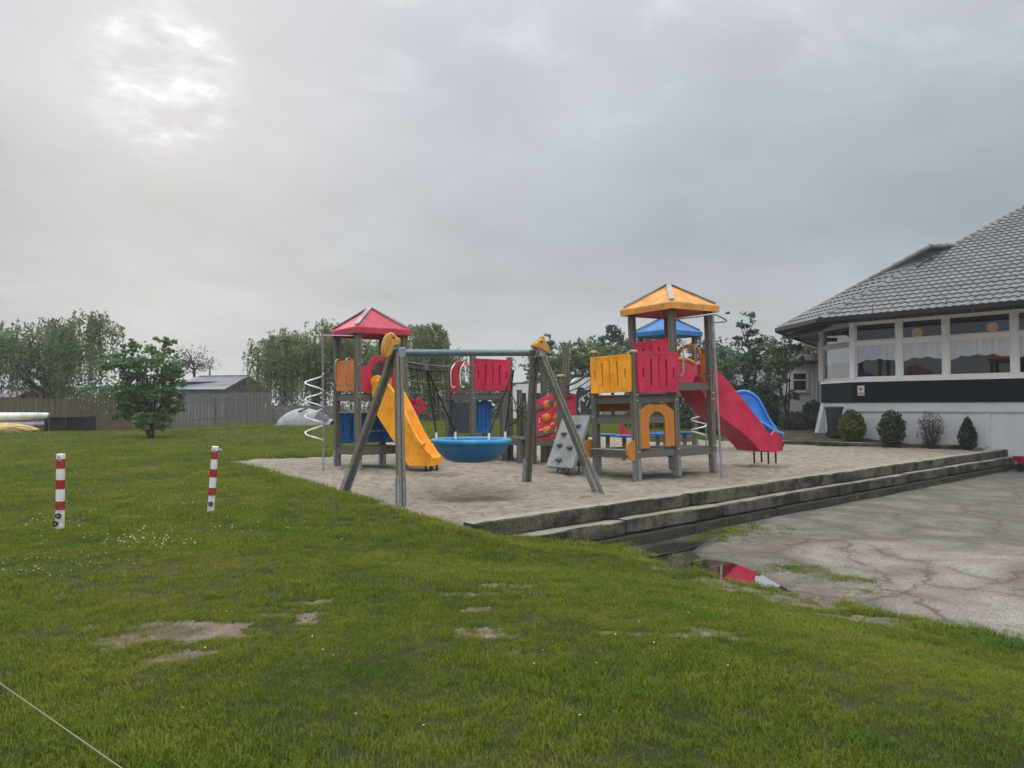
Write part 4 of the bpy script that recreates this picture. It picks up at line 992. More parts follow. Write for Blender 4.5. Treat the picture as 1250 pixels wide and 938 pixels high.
# blue stepping posts
first = None
for i, (px, D, hz) in enumerate(((742, 19.2, .70), (762, 18.6, .72), (803, 19.6, .72), (812, 20.2, .70), (836, 20.5, .70))):
    q = at(px, 545, D); q.z = S(q.y)
    lab = 'round blue-topped stepping post behind the orange-roofed tower, number in a row of five alike'
    lab = 'round blue-topped stepping post among five alike behind the orange-roofed tower'
    if first is None:
        st = thing('stepping_post', lab, 'stepping post', q, 'blue-topped stepping posts')
        b = MB(); b.cyl(q-Vector((0,0,.1)), q+Vector((0,0,hz-.17)), .055, 10); b.build('post', 'wood', st, smooth=40)
        b = MB(); t_ = q+Vector((0,0,hz-.17)); b.tube([t_, t_+Vector((0,0,.02)), t_+Vector((0,0,.05)), t_+Vector((0,0,.06))], [.2,.24,.24,.2], 18); b.build('tread', 'blue', st, smooth=40)
        first = st
    else:
        c = first.copy(); COL.objects.link(c); c.location = q
        for ch in list(first.children): d_ = ch.copy(); COL.objects.link(d_); d_.parent = c

# ---------------- basket swing
A1 = on(490, 616.5); A2_ = on(420, 601); B1 = on(643, 585); B2 = on(729, 598)
TA = Vector((-1.78, 11.42, 2.34)); TB = Vector((.42, 12.66, 2.42))
TA = at(485, 431, 11.42); TB = at(655, 431, 12.66)
sw = thing('swing_frame', 'grey timber A-frame swing with a steel top bar and orange animal heads on its ends', 'swing frame', Vector(((TA.x+TB.x)/2, (TA.y+TB.y)/2, S(12))))
def leg(base, top):
    d = (top-base).normalized(); b = MB(); sd_ = (TB-TA).normalized()
    for s_ in (-.028, .028):             # paired timbers with a slot between
        b.beam(base-d*.12+sd_*s_*1.1, top+d*.05+sd_*s_*1.1, .05, .12, sd_)
    o = b.build('leg', 'wood', sw, bevel=.006)
    b = MB()
    for s_ in (-.062, .062): b.beam(base-d*.12+sd_*s_, base+d*.42+sd_*s_, .010, .128, sd_)
    s2 = b.build('leg_shoe', 'galv', sw); s2.parent = o; s2.location = (0,0,0)
bd_ = (TB-TA).normalized()
leg(A1, TA-bd_*.02-V_*.07); leg(A2_, TA-bd_*.02+V_*.07); leg(B1, TB+bd_*.02+V_*.07); leg(B2, TB+bd_*.02-V_*.07)
b = MB(); b.tube([TA-bd_*.1, TB+bd_*.1], .056, 14); b.build('top_bar', 'beam_steel', sw, smooth=60)
for T_ in (TA, TB):
    b = MB(); b.frame_box(T_, bd_*.06, V_*.16, Vector((0,0,.075))); b.build('joint_plate', 'galv', sw, bevel=.01)
def head(T_, ox, oy, zoom, outline, eye, ppm):
    # carved animal head board fixed across the frame end; outline in enlarged pixels round (ox, oy)
    ex = (U*.9+Vector((.44,0,0))).normalized(); c = T_-Vector((0,.11,0))
    pl = [((x-ox)/zoom*ppm, -(y-oy)/zoom*ppm) for x, y in outline]
    sm = []
    for k in range(len(pl)):             # rounded corners
        a, b2, d = Vector(pl[k-1]), Vector(pl[k]), Vector(pl[(k+1) % len(pl)]); sm += [tuple(b2.lerp(a, .28)), tuple(b2*.84+(a+d)*.08), tuple(b2.lerp(d, .28))]
    b = MB(); b.plate(sm, [], .15, c, ex, (0,0,1), .022); h = b.build('animal_head', 'tan_wood', sw, smooth=50)
    b = MB(); e_ = c+ex*((eye[0]-ox)/zoom*ppm)+Vector((0,0,-(eye[1]-oy)/zoom*ppm)); nn = ex.cross(Vector((0,0,1))); b.ball(e_+nn*.075, .02, 8, 6)
    s_ = b.build('eye', 'black', sw, smooth=60); s_.parent = h; s_.location = (0,0,0)
    b = MB()
    for k in range(3): q = e_+nn*.075-ex*(.05+.03*k)-Vector((0,0,.06+.07*k)); b.beam(q, q+Vector((-.02,0,-.09)), .012, .02)
    s_ = b.build('mane_groove', 'orange_wood', sw); s_.parent = h; s_.location = (0,0,0)
head(TA, 436, 207, 6.7, [(355,60),(385,45),(415,60),(430,85),(460,95),(466,130),(450,155),(410,158),(402,200),(385,235),(345,270),(325,250),(312,215),(318,150),(335,90)], (402,90), TA.y/900)
head(TB, 301, 208, 6.7, [(255,150),(275,130),(295,122),(310,100),(335,97),(338,75),(360,80),(366,108),(388,140),(408,182),(402,216),(360,208),(325,186),(300,180),(265,175)], (328,125), TB.y/900)
cb_ = (TA+TB)/2
bk = thing('basket_swing', 'round blue basket swing hanging on black ropes from the steel bar', 'basket swing', Vector((cb_.x, cb_.y, .9)))
rc = at(575.5, 541, (TA.y+TB.y)/2); rad = 46.5/900*rc.y
prof = [(1.0,0), (1.02,.03), (1.0,.06), (.95,.06), (.93,.03), (.90,-.02), (.74,-.20), (.45,-.27), (.02,-.28)]
out = [(.02,-.31), (.47,-.300), (.62,-.275), (.645,-.268), (.72,-.235), (.80,-.195), (.815,-.183), (.87,-.145), (.91,-.11), (.922,-.095), (.955,-.06), (.985,-.03)]
rings = []
for rr_, zz in list(reversed(prof[1:]))+[(1.0,0)]+list(reversed(out)):
    rings.append([rc+Vector((rad*rr_*math.cos(2*math.pi*k/40), rad*rr_*math.sin(2*math.pi*k/40), zz)) for k in range(40)])
b = MB(); b.loft(rings, True, True); b.build('basket', 'basket_blue', bk, smooth=40)
b = MB(); b.tube([rc+Vector((rad*math.cos(2*math.pi*k/40), rad*math.sin(2*math.pi*k/40), .035)) for k in range(41)], .042, 8, False); b.build('rim', 'basket_rim', bk, smooth=60)
hang = [at(517, 437, TA.y+.35), at(628, 436, TB.y-.25)]
kn = [at(521.5, 452, TA.y+.4), at(627, 452, TB.y-.3)]
for hgp, kp, ends in ((hang[0], kn[0], (205, 120)), (hang[1], kn[1], (-60, 25))):
    b = MB(); n = 4
    for k in range(n):
        c0 = hgp.lerp(kp, k/n); c1 = hgp.lerp(kp, (k+1)/n); ax_ = Vector((1,0,0)) if k % 2 else Vector((0,1,0))
        b.tube([c0-ax_*.018, c0.lerp(c1, .5)-ax_*.03, c1-ax_*.018, c1+ax_*.018, c0.lerp(c1, .5)+ax_*.03, c0+ax_*.018, c0-ax_*.018], .008, 5)
    b.build('chain', 'steel', bk)
    for e_ in ends:
        q = rc+Vector((rad*.97*math.cos(R(e_)), rad*.97*math.sin(R(e_)), .16))
        b = MB(); b.tube([kp, q], .013, 6); b.build('rope', 'rope_black', bk, smooth=60)
        b = MB(); b.tube([q+Vector((0,0,.02)), q-Vector((0,0,.03)), q-Vector((0,0,.13))], [.014,.020,.014], 8); b.ball(q-Vector((0,0,.11)), .026, 8, 6); b.build('rope_clamp', 'white_steel', bk, smooth=60)

# ================================================================== BOLLARDS, GUY ROPE
boll = None
for i, (bx, by, ty, lean) in enumerate(((73, 648.5, 555, 0), (257, 627, 545, .06))):
    q = on(bx, by); q.z = float(surf(q.x, q.y)); Hh = (by-ty)/900*q.y*1.0
    lab = ('upright red and white striped post on the lawn, with two round fittings at its foot', 'tilted red and white striped post at the sand corner, one round fitting at its foot')[i]
    r_ = thing('striped_post', lab, 'bollard', q, 'red and white posts on the lawn')
    wq = .078
    b = MB(); b.plate(rrect(-wq/2, -wq/2, wq/2, wq/2, .018, 3), [], Hh+.1, q+Vector((0,0,Hh/2-.05)), (1,.15,0), (-.15,1,0), .004); b.build('post_body', 'boll_white', r_, smooth=40)
    for a, c in ((.065, .19), (.335, .455), (.61, .725)):
        z1_, z0_ = Hh*(1-a), Hh*(1-c)
        b = MB(); b.plate(rrect(-wq/2-.002, -wq/2-.002, wq/2+.002, wq/2+.002, .019, 3), [], z1_-z0_, q+Vector((0,0,(z0_+z1_)/2)), (1,.15,0), (-.15,1,0), .001); b.build('red_band', 'boll_red', r_, smooth=40)
    for k, zz in enumerate((.17, .07) if i == 0 else (.12,)):
        b = MB(); p = q+Vector((.008-.03*k, -wq/2, Hh*zz+.03)); b.tube([p+Vector((0,.01,0)), p-Vector((0,.016,0))], .03, 14); s_ = b.build('round_fitting', 'black', r_, smooth=40)
        b = MB(); b.tube([p-Vector((0,.014,0)), p-Vector((0,.022,0))], .012, 10); s2 = b.build('fitting_centre', 'steel', r_, smooth=40); s2.parent = s_; s2.location = (0,0,0)
    b = MB(); p = q+Vector((.008, -wq/2, Hh*.925)); b.plate([(-.018,-.016), (.018,-.016), (.010,.012), (0,.02), (-.010,.012)], [], .012, p-Vector((0,.004,0)), (1,.15,0), (0,0,1), .002); b.tube([p+Vector((0,-.005,.03)), p+Vector((0,-.012,.03))], .012, 8); b.build('hook', 'steel', r_)
    if i == 1:
        b = MB(); p = q+Vector((wq/2, 0, Hh*.955)); b.cyl(p, p+Vector((.05,0,0)), .012, 8); b.build('peg', 'steel', r_)
    r_.rotation_euler = (0, lean, 0) if lean else (0, R(-.2), 0)
gr0 = at(-60, 793, 3.9); gr1 = on(150, 952); gr1.z += .04
gr0 = at(-60, 792.5, 3.7); g_ = thing('guy_rope', 'taut pale cord slanting over the grass in the near corner', 'rope', Vector((gr1.x, gr1.y, 0)))
e_ = gr1+(gr1-gr0)*.25
b = MB(); b.tube([gr0+(gr0-gr1)*.6, gr0, gr1, e_], .0027, 6); b.build('cord', 'rope_pale', g_, smooth=60)
pz = float(surf(e_.x, e_.y)); b = MB(); b.tube([Vector((e_.x, e_.y, pz-.1)), Vector((e_.x, e_.y, pz+.12)), e_+Vector((0,0,.02))], .006, 6); b.build('peg', 'steel', g_)
b = MB(); f0 = gr0+(gr0-gr1)*.6; b.tube([Vector((f0.x, f0.y, -.1)), f0+Vector((0,0,.1))], .015, 8); b.build('stake', 'wood', g_)

# ================================================================== CAFE
a1 = Vector((.67, -.74, 0)).normalized(); a2 = Vector((-.09, .996, 0)).normalized(); a3 = Vector((.53, .85, 0)).normalized()
W2 = Vector((11.58, 25.0, 0)); W1 = W2+a2*2.1; W4 = W1+a3*9; W3 = W2+a1*13; W5 = W4+a1*16
cafe = thing('cafe', 'single-storey cafe with a grey tiled hip roof, white window band and dark cladding', 'building', Vector((W2.x, W2.y, BZ)))
ZB, Z1, Z2, ZT, Z3 = -.4, 1.62, 2.31, 3.62, 4.42
def wallseg(mb, p0, p1, z0, z1, th=.2, out=0.0):
    d = (p1-p0).normalized(); n_ = Vector((d.y, -d.x, 0))
    mb.frame_box((p0+p1)/2-n_*(th/2-out)+Vector((0,0,(z0+z1)/2)), d*(p1-p0).length/2, n_*th/2, Vector((0,0,(z1-z0)/2)))
# outward normal lies on the right of the direction of travel W1->W2->W3
b = MB(); wallseg(b, W2, W3, ZB, Z1, .25); wallseg(b, W1, W2+a2*.02, ZB, Z1, .25, -.002); wallseg(b, W4, W1, ZB, Z1, .25)
b.build('plinth', 'render_white', cafe)
b = MB(); wallseg(b, W2-a1*.02, W3, 1.32, 1.38, .1, .05); wallseg(b, W2-a1*.01, W3, ZB, 1.12, .1, .03)
b.frame_box(W2+a1*3.95+Vector((0,0,.8))-Vector((a1.y,-a1.x,0))*0, a1*.06, Vector((a1.y,-a1.x,0))*.06, Vector((0,0,.5)))
b.build('plinth_ledge', 'render_white', cafe)
nB = 6; b = MB()
for k in range(nB):
    z0_ = Z1+(Z2-Z1)*k/nB; z1_ = Z1+(Z2-Z1)*(k+1)/nB-.012
    for p0, p1, e_ in ((W2-a1*.02, W3, .03), (W1, W2, .028), (W4, W1, .026)): wallseg(b, p0, p1, z0_, z1_, .06, e_)
wallseg(b, W2, W3, Z1, Z2, .15, -.01); wallseg(b, W1, W2, Z1, Z2, .15, -.012)
b.build('cladding', 'band_dark', cafe)
b = MB(); wallseg(b, W2-a1*.03, W3, Z2, Z2+.07, .2, .07); wallseg(b, W1-a2*-.03, W2, Z2, Z2+.068, .2, .068); wallseg(b, W4, W1, Z2, Z2+.066, .2, .066)
b.build('window_sill', 'frame_white', cafe)
b = MB(); wallseg(b, W2-a1*.02, W3, Z3-.06, Z3+.25, .2, .0); wallseg(b, W1, W2, Z3-.06, Z3+.25, .2, -.003); wallseg(b, W4, W1, Z3-.06, Z3+.25, .2)
b.build('lintel', 'frame_old', cafe)
def window(p0, p1, mt='frame_white', back=False):
    d = (p1-p0); L_ = d.length; d.normalize(); n_ = Vector((d.y, -d.x, 0)); zb = Z2+.07
    fr = MB()
    def bar(x0, x1, z0_, z1_, dep=.10, out=.0): fr.frame_box(p0+d*(x0+x1)/2+n_*(out-dep/2)+Vector((0,0,(z0_+z1_)/2)), d*(x1-x0)/2, n_*dep/2, Vector((0,0,(z1_-z0_)/2)))
    e_ = .075
    bar(0, e_, zb, Z3-.06); bar(L_-e_, L_, zb, Z3-.06)
    bar(e_, L_-e_, ZT-.04, ZT+.05, .13, .03); bar(e_, L_-e_, zb, zb+.06); bar(e_, L_-e_, Z3-.14, Z3-.06)
    i0, i1 = e_+.045, L_-e_-.045           # inner sashes
    for z0_, z1_ in ((zb+.06, ZT-.04), (ZT+.05, Z3-.14)):
        bar(e_, i0, z0_, z1_, .06, -.02); bar(i1, L_-e_, z0_, z1_, .06, -.02); bar(i0, i1, z0_, z0_+.05, .06, -.02); bar(i0, i1, z1_-.05, z1_, .06, -.02)
    fo = fr.build('window', mt, cafe, bevel=.006)
    g = MB()
    for z0_, z1_ in ((zb+.11, ZT-.09), (ZT+.10, Z3-.19)):
        g.frame_box(p0+d*L_/2-n_*.05+Vector((0,0,(z0_+z1_)/2)), d*(i1-i0)/2, n_*.004, Vector((0,0,(z1_-z0_)/2)))
    s_ = g.build('pane', 'glass', cafe); s_.parent = fo; s_.location = (0,0,0)
    if not back:
        c = MB(); n = int(L_*26); vs_ = []
        for k in range(n+1):
            x = i0+(i1-i0)*k/n; y = -.078+.010*math.sin(k*1.9)+.005*math.sin(k*.7)
            lowz = ZT-.54-.05*abs(math.sin(x*7.5))+.16*(abs(x/L_-.5)*2)**3*(-1)
            vs_ += [p0+d*x+n_*y+Vector((0,0,ZT-.06)), p0+d*x+n_*(y*1.0)+Vector((0,0,lowz))]
        c.add(vs_, [(2*k, 2*k+1, 2*k+3, 2*k+2) for k in range(n)])
        s_ = c.build('lace_curtain', 'lace', cafe, smooth=80); s_.parent = fo; s_.location = (0,0,0)
ts = [0, 1.47, 2.84, 4.66, 6.5, 8.3, 10.1, 11.9, 13]
for t0, t1 in zip(ts[:-1], ts[1:]): window(W2+a1*t0, W2+a1*t1)
window(W1, W2, 'frame_old')
nw = 5
for k in range(nw): (window(W4-a3*9*k/nw, W4-a3*9*(k+1)/nw, 'frame_old', True) if k >= nw-1 else None)
for p, m in ((W2, 'frame_white'), (W1, 'frame_old')):
    b = MB(); b.frame_box(p+Vector((-.0,0,(Z2+Z3)/2+.03)), a1*.09, Vector((a1.y,-a1.x,0))*.09, Vector((0,0,(Z3-Z2)/2-.05))); b.build('corner_post', m, cafe, bevel=.01)
# inside: floor, ceiling, back wall with openings
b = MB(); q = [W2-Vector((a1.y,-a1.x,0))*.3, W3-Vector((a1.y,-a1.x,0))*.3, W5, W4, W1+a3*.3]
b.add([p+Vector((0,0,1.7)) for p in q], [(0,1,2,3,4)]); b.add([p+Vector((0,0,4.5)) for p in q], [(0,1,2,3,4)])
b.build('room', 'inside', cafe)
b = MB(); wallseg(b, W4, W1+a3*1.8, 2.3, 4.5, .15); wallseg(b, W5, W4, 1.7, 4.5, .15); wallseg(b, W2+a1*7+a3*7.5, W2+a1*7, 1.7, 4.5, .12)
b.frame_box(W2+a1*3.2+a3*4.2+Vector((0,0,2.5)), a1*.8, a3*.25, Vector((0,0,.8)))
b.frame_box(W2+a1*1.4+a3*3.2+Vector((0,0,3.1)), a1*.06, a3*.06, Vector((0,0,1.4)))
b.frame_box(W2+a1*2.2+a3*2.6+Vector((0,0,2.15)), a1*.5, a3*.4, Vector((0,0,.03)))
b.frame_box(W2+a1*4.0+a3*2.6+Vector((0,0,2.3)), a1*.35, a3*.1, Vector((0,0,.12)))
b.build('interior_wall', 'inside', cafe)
for t_, dpt in ((1.72, .9), (3.88, .9)):
    c = W2+a1*t_+Vector((-a1.y,a1.x,0))*dpt+Vector((0,0,3.93)); r_ = thing('pendant_lamp', 'round orange pendant lamp seen through the %s cafe window' % ('second' if t_ < 2.5 else 'wide third'), 'lamp', c, 'pendant lamps in the cafe')
    b = MB(); b.ball(c, .17, 16, 10, (1,1,.9)); b.build('lamp_shade', 'lamp_orange', r_, smooth=60)
    b = MB(); b.cyl(c+Vector((0,0,.17)), Vector((c.x, c.y, 4.5)), .008, 6); b.build('cord', 'black', r_)
# roof with rows of wavy tiles
EZ = 4.36; OV = 1.4
nf = Vector((a1.y, -a1.x, 0)); nc = Vector((-a2.y, a2.x, 0)); n3 = Vector((-a3.y, a3.x, 0))
if nf.y > 0: nf = -nf
if nc.x > 0: nc = -nc
def isect(p, d, q, e):
    det = d.x*(-e.y)+e.x*d.y; r = q-p; t = (r.x*(-e.y)+e.x*r.y)/det; return p+d*t
E2 = isect(W2+nf*OV, a1, W2+nc*OV, a2); E1 = isect(W2+nc*OV, a2, W1+n3*OV, a3)
ER = E2+a1*15; EB = E1+a3*14
hip2 = (W2-E2).normalized(); hip1 = (W1-E1).normalized(); TP = math.tan(R(25.6))
def zf(p): return EZ+TP*max(0, (p-(W2+nf*OV)).dot(-nf))
K = E2+hip2*11.5; K = Vector((K.x, K.y, 0)); KR = K+a1*9
H2 = E2+hip2*6.68; H1 = E1+hip1*5.15
def up(p, z): return Vector((p.x, p.y, z))
zK = zf(K); zH2 = zf(H2); zH1 = 7.10
rf_front = [up(E2, EZ), up(ER, EZ), up(KR, zK), up(K, zK)]
rf_cham = [up(E1, EZ), up(E2, EZ), up(H2, zH2), up(H1, zH1+.08)]
def tiled(poly, row=.40, wave=.23, cstep=.05):
    # rows run parallel to poly[0]->poly[1]; each row is a wavy strip whose lower edge stands proud
    o = poly[0]; ex = (poly[1]-poly[0]).normalized(); nn = ex.cross(poly[3]-poly[0]).normalized()
    if nn.z < 0: nn = -nn
    ey = nn.cross(ex)
    if ey.z < 0: ey = -ey
    P2 = [((p-o).dot(ex), (p-o).dot(ey)) for p in poly]; ymax = max(p[1] for p in P2)
    def span(y):
        xs_ = []
        for i in range(len(P2)):
            (xa, ya), (xb, yb) = P2[i], P2[(i+1) % len(P2)]
            if (ya-y)*(yb-y) <= 0 and abs(yb-ya) > 1e-9: xs_.append(xa+(xb-xa)*(y-ya)/(yb-ya))
        return (min(xs_), max(xs_)) if len(xs_) >= 2 else None
    m = MB(); y = 0.0; r = 0
    while y < ymax-.02:
        y1 = min(y+row, ymax-.001); s0_ = span(max(y, .0005)); s1_ = span(y1)
        if s0_ and s1_:
            x0_ = min(s0_[0], s1_[0]); x1_ = max(s0_[1], s1_[1]); n = max(2, int((x1_-x0_)/cstep)); vs_ = []
            off = (r % 2)*wave*.5*0
            for k in range(n+1):
                x = x0_+(x1_-x0_)*k/n
                xa = min(max(x, s0_[0]), s0_[1]); xb = min(max(x, s1_[0]), s1_[1])
                wv = lambda q:   .056*(abs(math.sin(math.pi*(q+off)/wave))**.8)
                sag = .02*math.sin(2*math.pi*(xa+off)/wave+.8)
                vs_ += [o+ex*xa+ey*(y-.03+sag)+nn*(wv(xa)+.010), o+ex*xa+ey*(y-.02+sag)+nn*(wv(xa)+.05), o+ex*xb+ey*(y1+.0)+nn*(wv(xb)+.006)]
            m.add(vs_, [f for k in range(n) for f in ((3*k, 3*k+3, 3*k+4, 3*k+1), (3*k+1, 3*k+4, 3*k+5, 3*k+2))])
        y += row; r += 1
    return m
def tiled_quad(p, row=.40, wave=.23, cstep=.05):
    m = MB(); nn = (p[1]-p[0]).cross(p[3]-p[0]).normalized(); nr = int((p[3]-p[0]).length/row); vv = lambda q: .056*(abs(math.sin(math.pi*q/wave))**.8)
    for j in range(nr):
        a0_, a1_ = p[0].lerp(p[3], j/nr), p[1].lerp(p[2], j/nr); c0_, c1_ = p[0].lerp(p[3], (j+1)/nr), p[1].lerp(p[2], (j+1)/nr); n = max(2, int((a1_-a0_).length/cstep)); vs_ = []; dn = (a0_-c0_).normalized()
        for k in range(n+1):
            t = k/n; q = (a1_-a0_).length*t; A_ = a0_.lerp(a1_, t); C_ = c0_.lerp(c1_, t)
            vs_ += [A_+dn*.03+nn*(vv(q)+.01), A_+dn*.02+nn*(vv(q)+.05), C_+nn*(vv(q)+.006)]
        m.add(vs_, [f for k in range(n) for f in ((3*k, 3*k+3, 3*k+4, 3*k+1), (3*k+1, 3*k+4, 3*k+5, 3*k+2))])
    return m
tl = tiled(rf_front); t2 = tiled_quad(rf_cham); tl.add(t2.v, t2.f)
rr0 = tl.build('roof', 'tile', cafe)
b = MB(); fl_ = lambda ps, dz=-.03: [p+Vector((0,0,dz)) for p in ps]
b.add(fl_(rf_front), [(0,1,2,3)]); b.add(fl_(rf_cham, -.4), [(0,1,3), (1,2,3)])
b.add(fl_([up(E1, EZ), up(H1, zH1+.08), up(H2, zH2), up(K, zK), up(K+a3*4, zK), up(EB, EZ)]), [(0,1,2,3,4,5)])
b.add(fl_([up(K, zK), up(KR, zK), up(KR+a3*10, EZ), up(EB, EZ), up(K+a3*4, zK)]), [(0,1,2,3,4)])
s_ = b.build('roof_deck', 'hedge_roof', cafe); s_.parent = rr0; s_.location = (0,0,0)
b = MB()
def caps(p0, p1, r=.09):
    n = max(2, int((p1-p0).length/.42))
    for k in range(n):
        q0_ = p0.lerp(p1, k/n); q1_ = p0.lerp(p1, (k+1.06)/n); b.tube([q0_+Vector((0,0,.035)), q1_+Vector((0,0,.02))], [r*1.08, r*.92], 8)
caps(up(E2, EZ), up(K, zK)); caps(up(E1, EZ), up(H1, zH1+.08)); caps(up(H1, zH1+.08), up(H2, zH2)); caps(up(K, zK), up(KR, zK))
s_ = b.build('hip_cap', 'tile', cafe, smooth=50); s_.parent = rr0; s_.location = (0,0,0)
b = MB()
def gut(p0, p1):
    d = (p1-p0).normalized(); n_ = Vector((d.y, -d.x, 0)); rings = []
    for p in (p0, p1):
        rings.append([p+n_*x+Vector((0,0,z)) for x, z in ((-.06,.03), (-.06,-.17), (-.02,-.17), (-.01,-.10), (.03,-.13), (.10,-.13), (.145,-.09), (.15,.04), (.13,.04), (.12,-.07), (.09,-.10), (.04,-.10), (.0,-.07), (.0,.03))])
    b.loft(rings)
gut(up(E1, EZ), up(E2, EZ)); gut(up(E2, EZ), up(ER, EZ)); gut(up(EB, EZ), up(E1, EZ))
for k in range(14):
    p = up(E2, EZ)+a1*(1.0*k+.5); b.frame_box(p+nf*.065+Vector((0,0,-.06)), a1*.02, nf*.095, Vector((0,0,.10)))
b.build('gutter', 'gutter', cafe)
b = MB(); q = [up(E1, EZ-.1), up(E2, EZ-.1), up(ER, EZ-.1), up(W3-nf*.1, EZ-.02), up(W2-nf*.1, EZ-.02), up(W1-n3*.1, EZ-.02)]
b.add(q, [(0,1,4,5), (1,2,3,4)]); b.add([up(EB, EZ-.1), up(E1, EZ-.1), up(W1, EZ-.02), up(W4, EZ-.02)], [(0,1,2,3)])
b.build('soffit', 'soffit', cafe)
p = W1+Vector((-.1,0,3.95)); b = MB(); b.beam(p, p+Vector((-.40,.0,0)), .1, .14); b.build('stub_beam', 'wood_h', cafe)
for px, pz in ((1078, .3), (1172, .3)):
    t_ = (23.4*((px-625)/900)-10.54)/(.67+.74*(px-625)/900)
    p = W2+nf*OV+a1*t_+nf*-.1; b = MB(); b.cyl(up(p, EZ+.05), up(p, EZ+.36), .012, 6); b.build('roof_spike', 'gutter', cafe)
# sign on the cladding
tS = .28; c = W2+a1*tS+nf*.075+Vector((0,0,2.02)); sg = thing('notice_sign', 'small white notice with a red ring and red strip on the dark cladding', 'sign', c)
b = MB(); b.plate(rrect(-.11, -.165, .11, .165, .012, 3), [], .012, c, a1, (0,0,1), .002); b.build('board', 'sign_white', sg)
b = MB(); b.plate(circ(0, .05, .072, 24), [circ(0, .05, .054, 24)[::-1]], .006, c+nf*.009, a1, (0,0,1), .0005)
b.plate([(-.05,.09), (-.04,.10), (.05,.01), (.04,.0)][::-1], [], .006, c+nf*.0085, a1, (0,0,1), .0005); b.build('red_ring', 'sign_red', sg)
b = MB(); b.plate([(-.035,.02), (.03,.02), (.04,.05), (.01,.065), (.02,.085), (-.005,.09), (-.015,.065), (-.035,.055)], [], .004, c+nf*.0078, a1, (0,0,1), .0005); b.build('black_figure', 'black', sg)
b = MB(); b.plate(rrect(-.085, -.14, .085, -.055, .008, 2), [], .006, c+nf*.009, a1, (0,0,1), .0005); s_ = b.build('red_strip', 'sign_red', sg)
b = MB(); b.frame_box(c+nf*.0135+Vector((0,0,-.082)), a1*.06, nf*.001, Vector((0,0,.008))); b.frame_box(c+nf*.0135+Vector((0,0,-.112)), a1*.045, nf*.001, Vector((0,0,.008))); s2 = b.build('lettering', 'sign_white', sg); s2.parent = s_; s2.location = (0,0,0)

# wheelie bin beside the chamfer
def wbin(px, D, sc, lab):
    q = at(px, 528, D); q.z = bedz(q.x, q.y); r_ = thing('wheelie_bin', lab, 'bin', q, 'bins at the cafe corner')
    b = MB(); ex = Vector((.9,-.43,0)).normalized(); ey = Vector((.43,.9,0))
    def rg(w_, d_, z): return [q+ex*x*w_/2+ey*y*d_/2+Vector((0,0,z*sc)) for x, y in ((-1,-.9),(-.9,-1),(.9,-1),(1,-.9),(1,.9),(.9,1),(-.9,1),(-1,.9))]
    b.loft([rg(.40*sc,.46*sc,.05), rg(.44*sc,.52*sc,.4), rg(.54*sc,.64*sc,.96), rg(.60*sc,.70*sc,.965), rg(.60*sc,.70*sc,1.0)]); b.build('bin_body', 'bin_green', r_, smooth=30)
    b = MB(); b.loft([rg(.60*sc,.70*sc,1.003), rg(.62*sc,.74*sc,1.02), rg(.58*sc,.68*sc,1.06), rg(.4*sc,.5*sc,1.075)]); b.cyl(q+ey*.36*sc-ex*.25*sc+Vector((0,0,.99*sc)), q+ey*.36*sc+ex*.25*sc+Vector((0,0,.99*sc)), .03*sc, 8); b.build('lid', 'bin_green', r_, smooth=30)
    for s_ in (-1, 1):
        p = q+ey*.22*sc+ex*s_*.24*sc+Vector((0,0,.1*sc)); b = MB(); b.tube([p-ex*.025, p+ex*.025], .1*sc, 14); b.build('wheel', 'black', r_, smooth=40)
wbin(1018.5, 25.2, .98, 'dark green wheelie bin standing at the cafe corner behind the first round shrub')
# white buttress at the corner
b = MB(); p = at(1006, 531, 27.0); b.loft([[up(p, .3)+Vector(v) for v in ((-.32,-.1,0), (.3,-.1,0), (.3,.2,0), (-.32,.2,0))], [up(p, 1.62)+Vector(v) for v in ((-.02,-.1,0), (.3,-.1,0), (.3,.2,0), (-.02,.2,0))]]); b.build('buttress', 'render_white', cafe)
# red wagon just entering at the edge of the car park
q = on(1264, 577, -.55); q.z = S(q.y)-.55
wg = thing('handcart', 'red handcart on black wheels at the edge of the car park beside the sleeper wall', 'handcart', q)
b = MB(); b.loft([[q+Vector((x*a, y*c, z)) for x, y in ((-1,-1),(1,-1),(1,1),(-1,1))] for a, c, z in ((.34,.22,.22),(.42,.28,.42),(.44,.30,.44),(.40,.26,.43),(.33,.21,.25))]); b.build('tray', 'red', wg)
for sx in (-.25, .25):
    for sy in (-.27, .27):
        b = MB(); p = q+Vector((sx, sy, .12)); b.tube([p-Vector((0,.03,0)), p+Vector((0,.03,0))], .12, 16); b.build('wheel', 'black', wg, smooth=40)
b = MB(); b.tube([q+Vector((.4,0,.3)), q+Vector((.9,0,.75))], .014, 6); b.build('handle', 'black', wg)

# ================================================================== VEGETATION
def leaves(P, size, rs, asp=.6, droop=0.0, up_bias=.3):
    # P: n x 3 centres -> quads
    n = len(P); d = rs.normal(size=(n, 3)); d[:, 2] = d[:, 2]*.6-droop; d /= np.linalg.norm(d, axis=1)[:, None]
    e_ = rs.normal(size=(n, 3)); e_ -= (e_*d).sum(1)[:, None]*d; e_ /= np.linalg.norm(e_, axis=1)[:, None]
    sz = size*rs.uniform(.6, 1.35, n)[:, None]; a = d*sz; c = e_*sz*asp*.5
    V = np.empty((n, 4, 3)); V[:, 0] = P-a*.5; V[:, 1] = P+c; V[:, 2] = P+a*.5; V[:, 3] = P-c
    return V.reshape(-1, 3), np.arange(4*n).reshape(-1, 4)
def blobpts(rs, c, r, n, hollow=.35):
    d = rs.normal(size=(n, 3)); d /= np.linalg.norm(d, axis=1)[:, None]; k = rs.uniform(hollow**3, 1, n)**(1/3)
    return np.array(c)+d*k[:, None]*np.array(r)
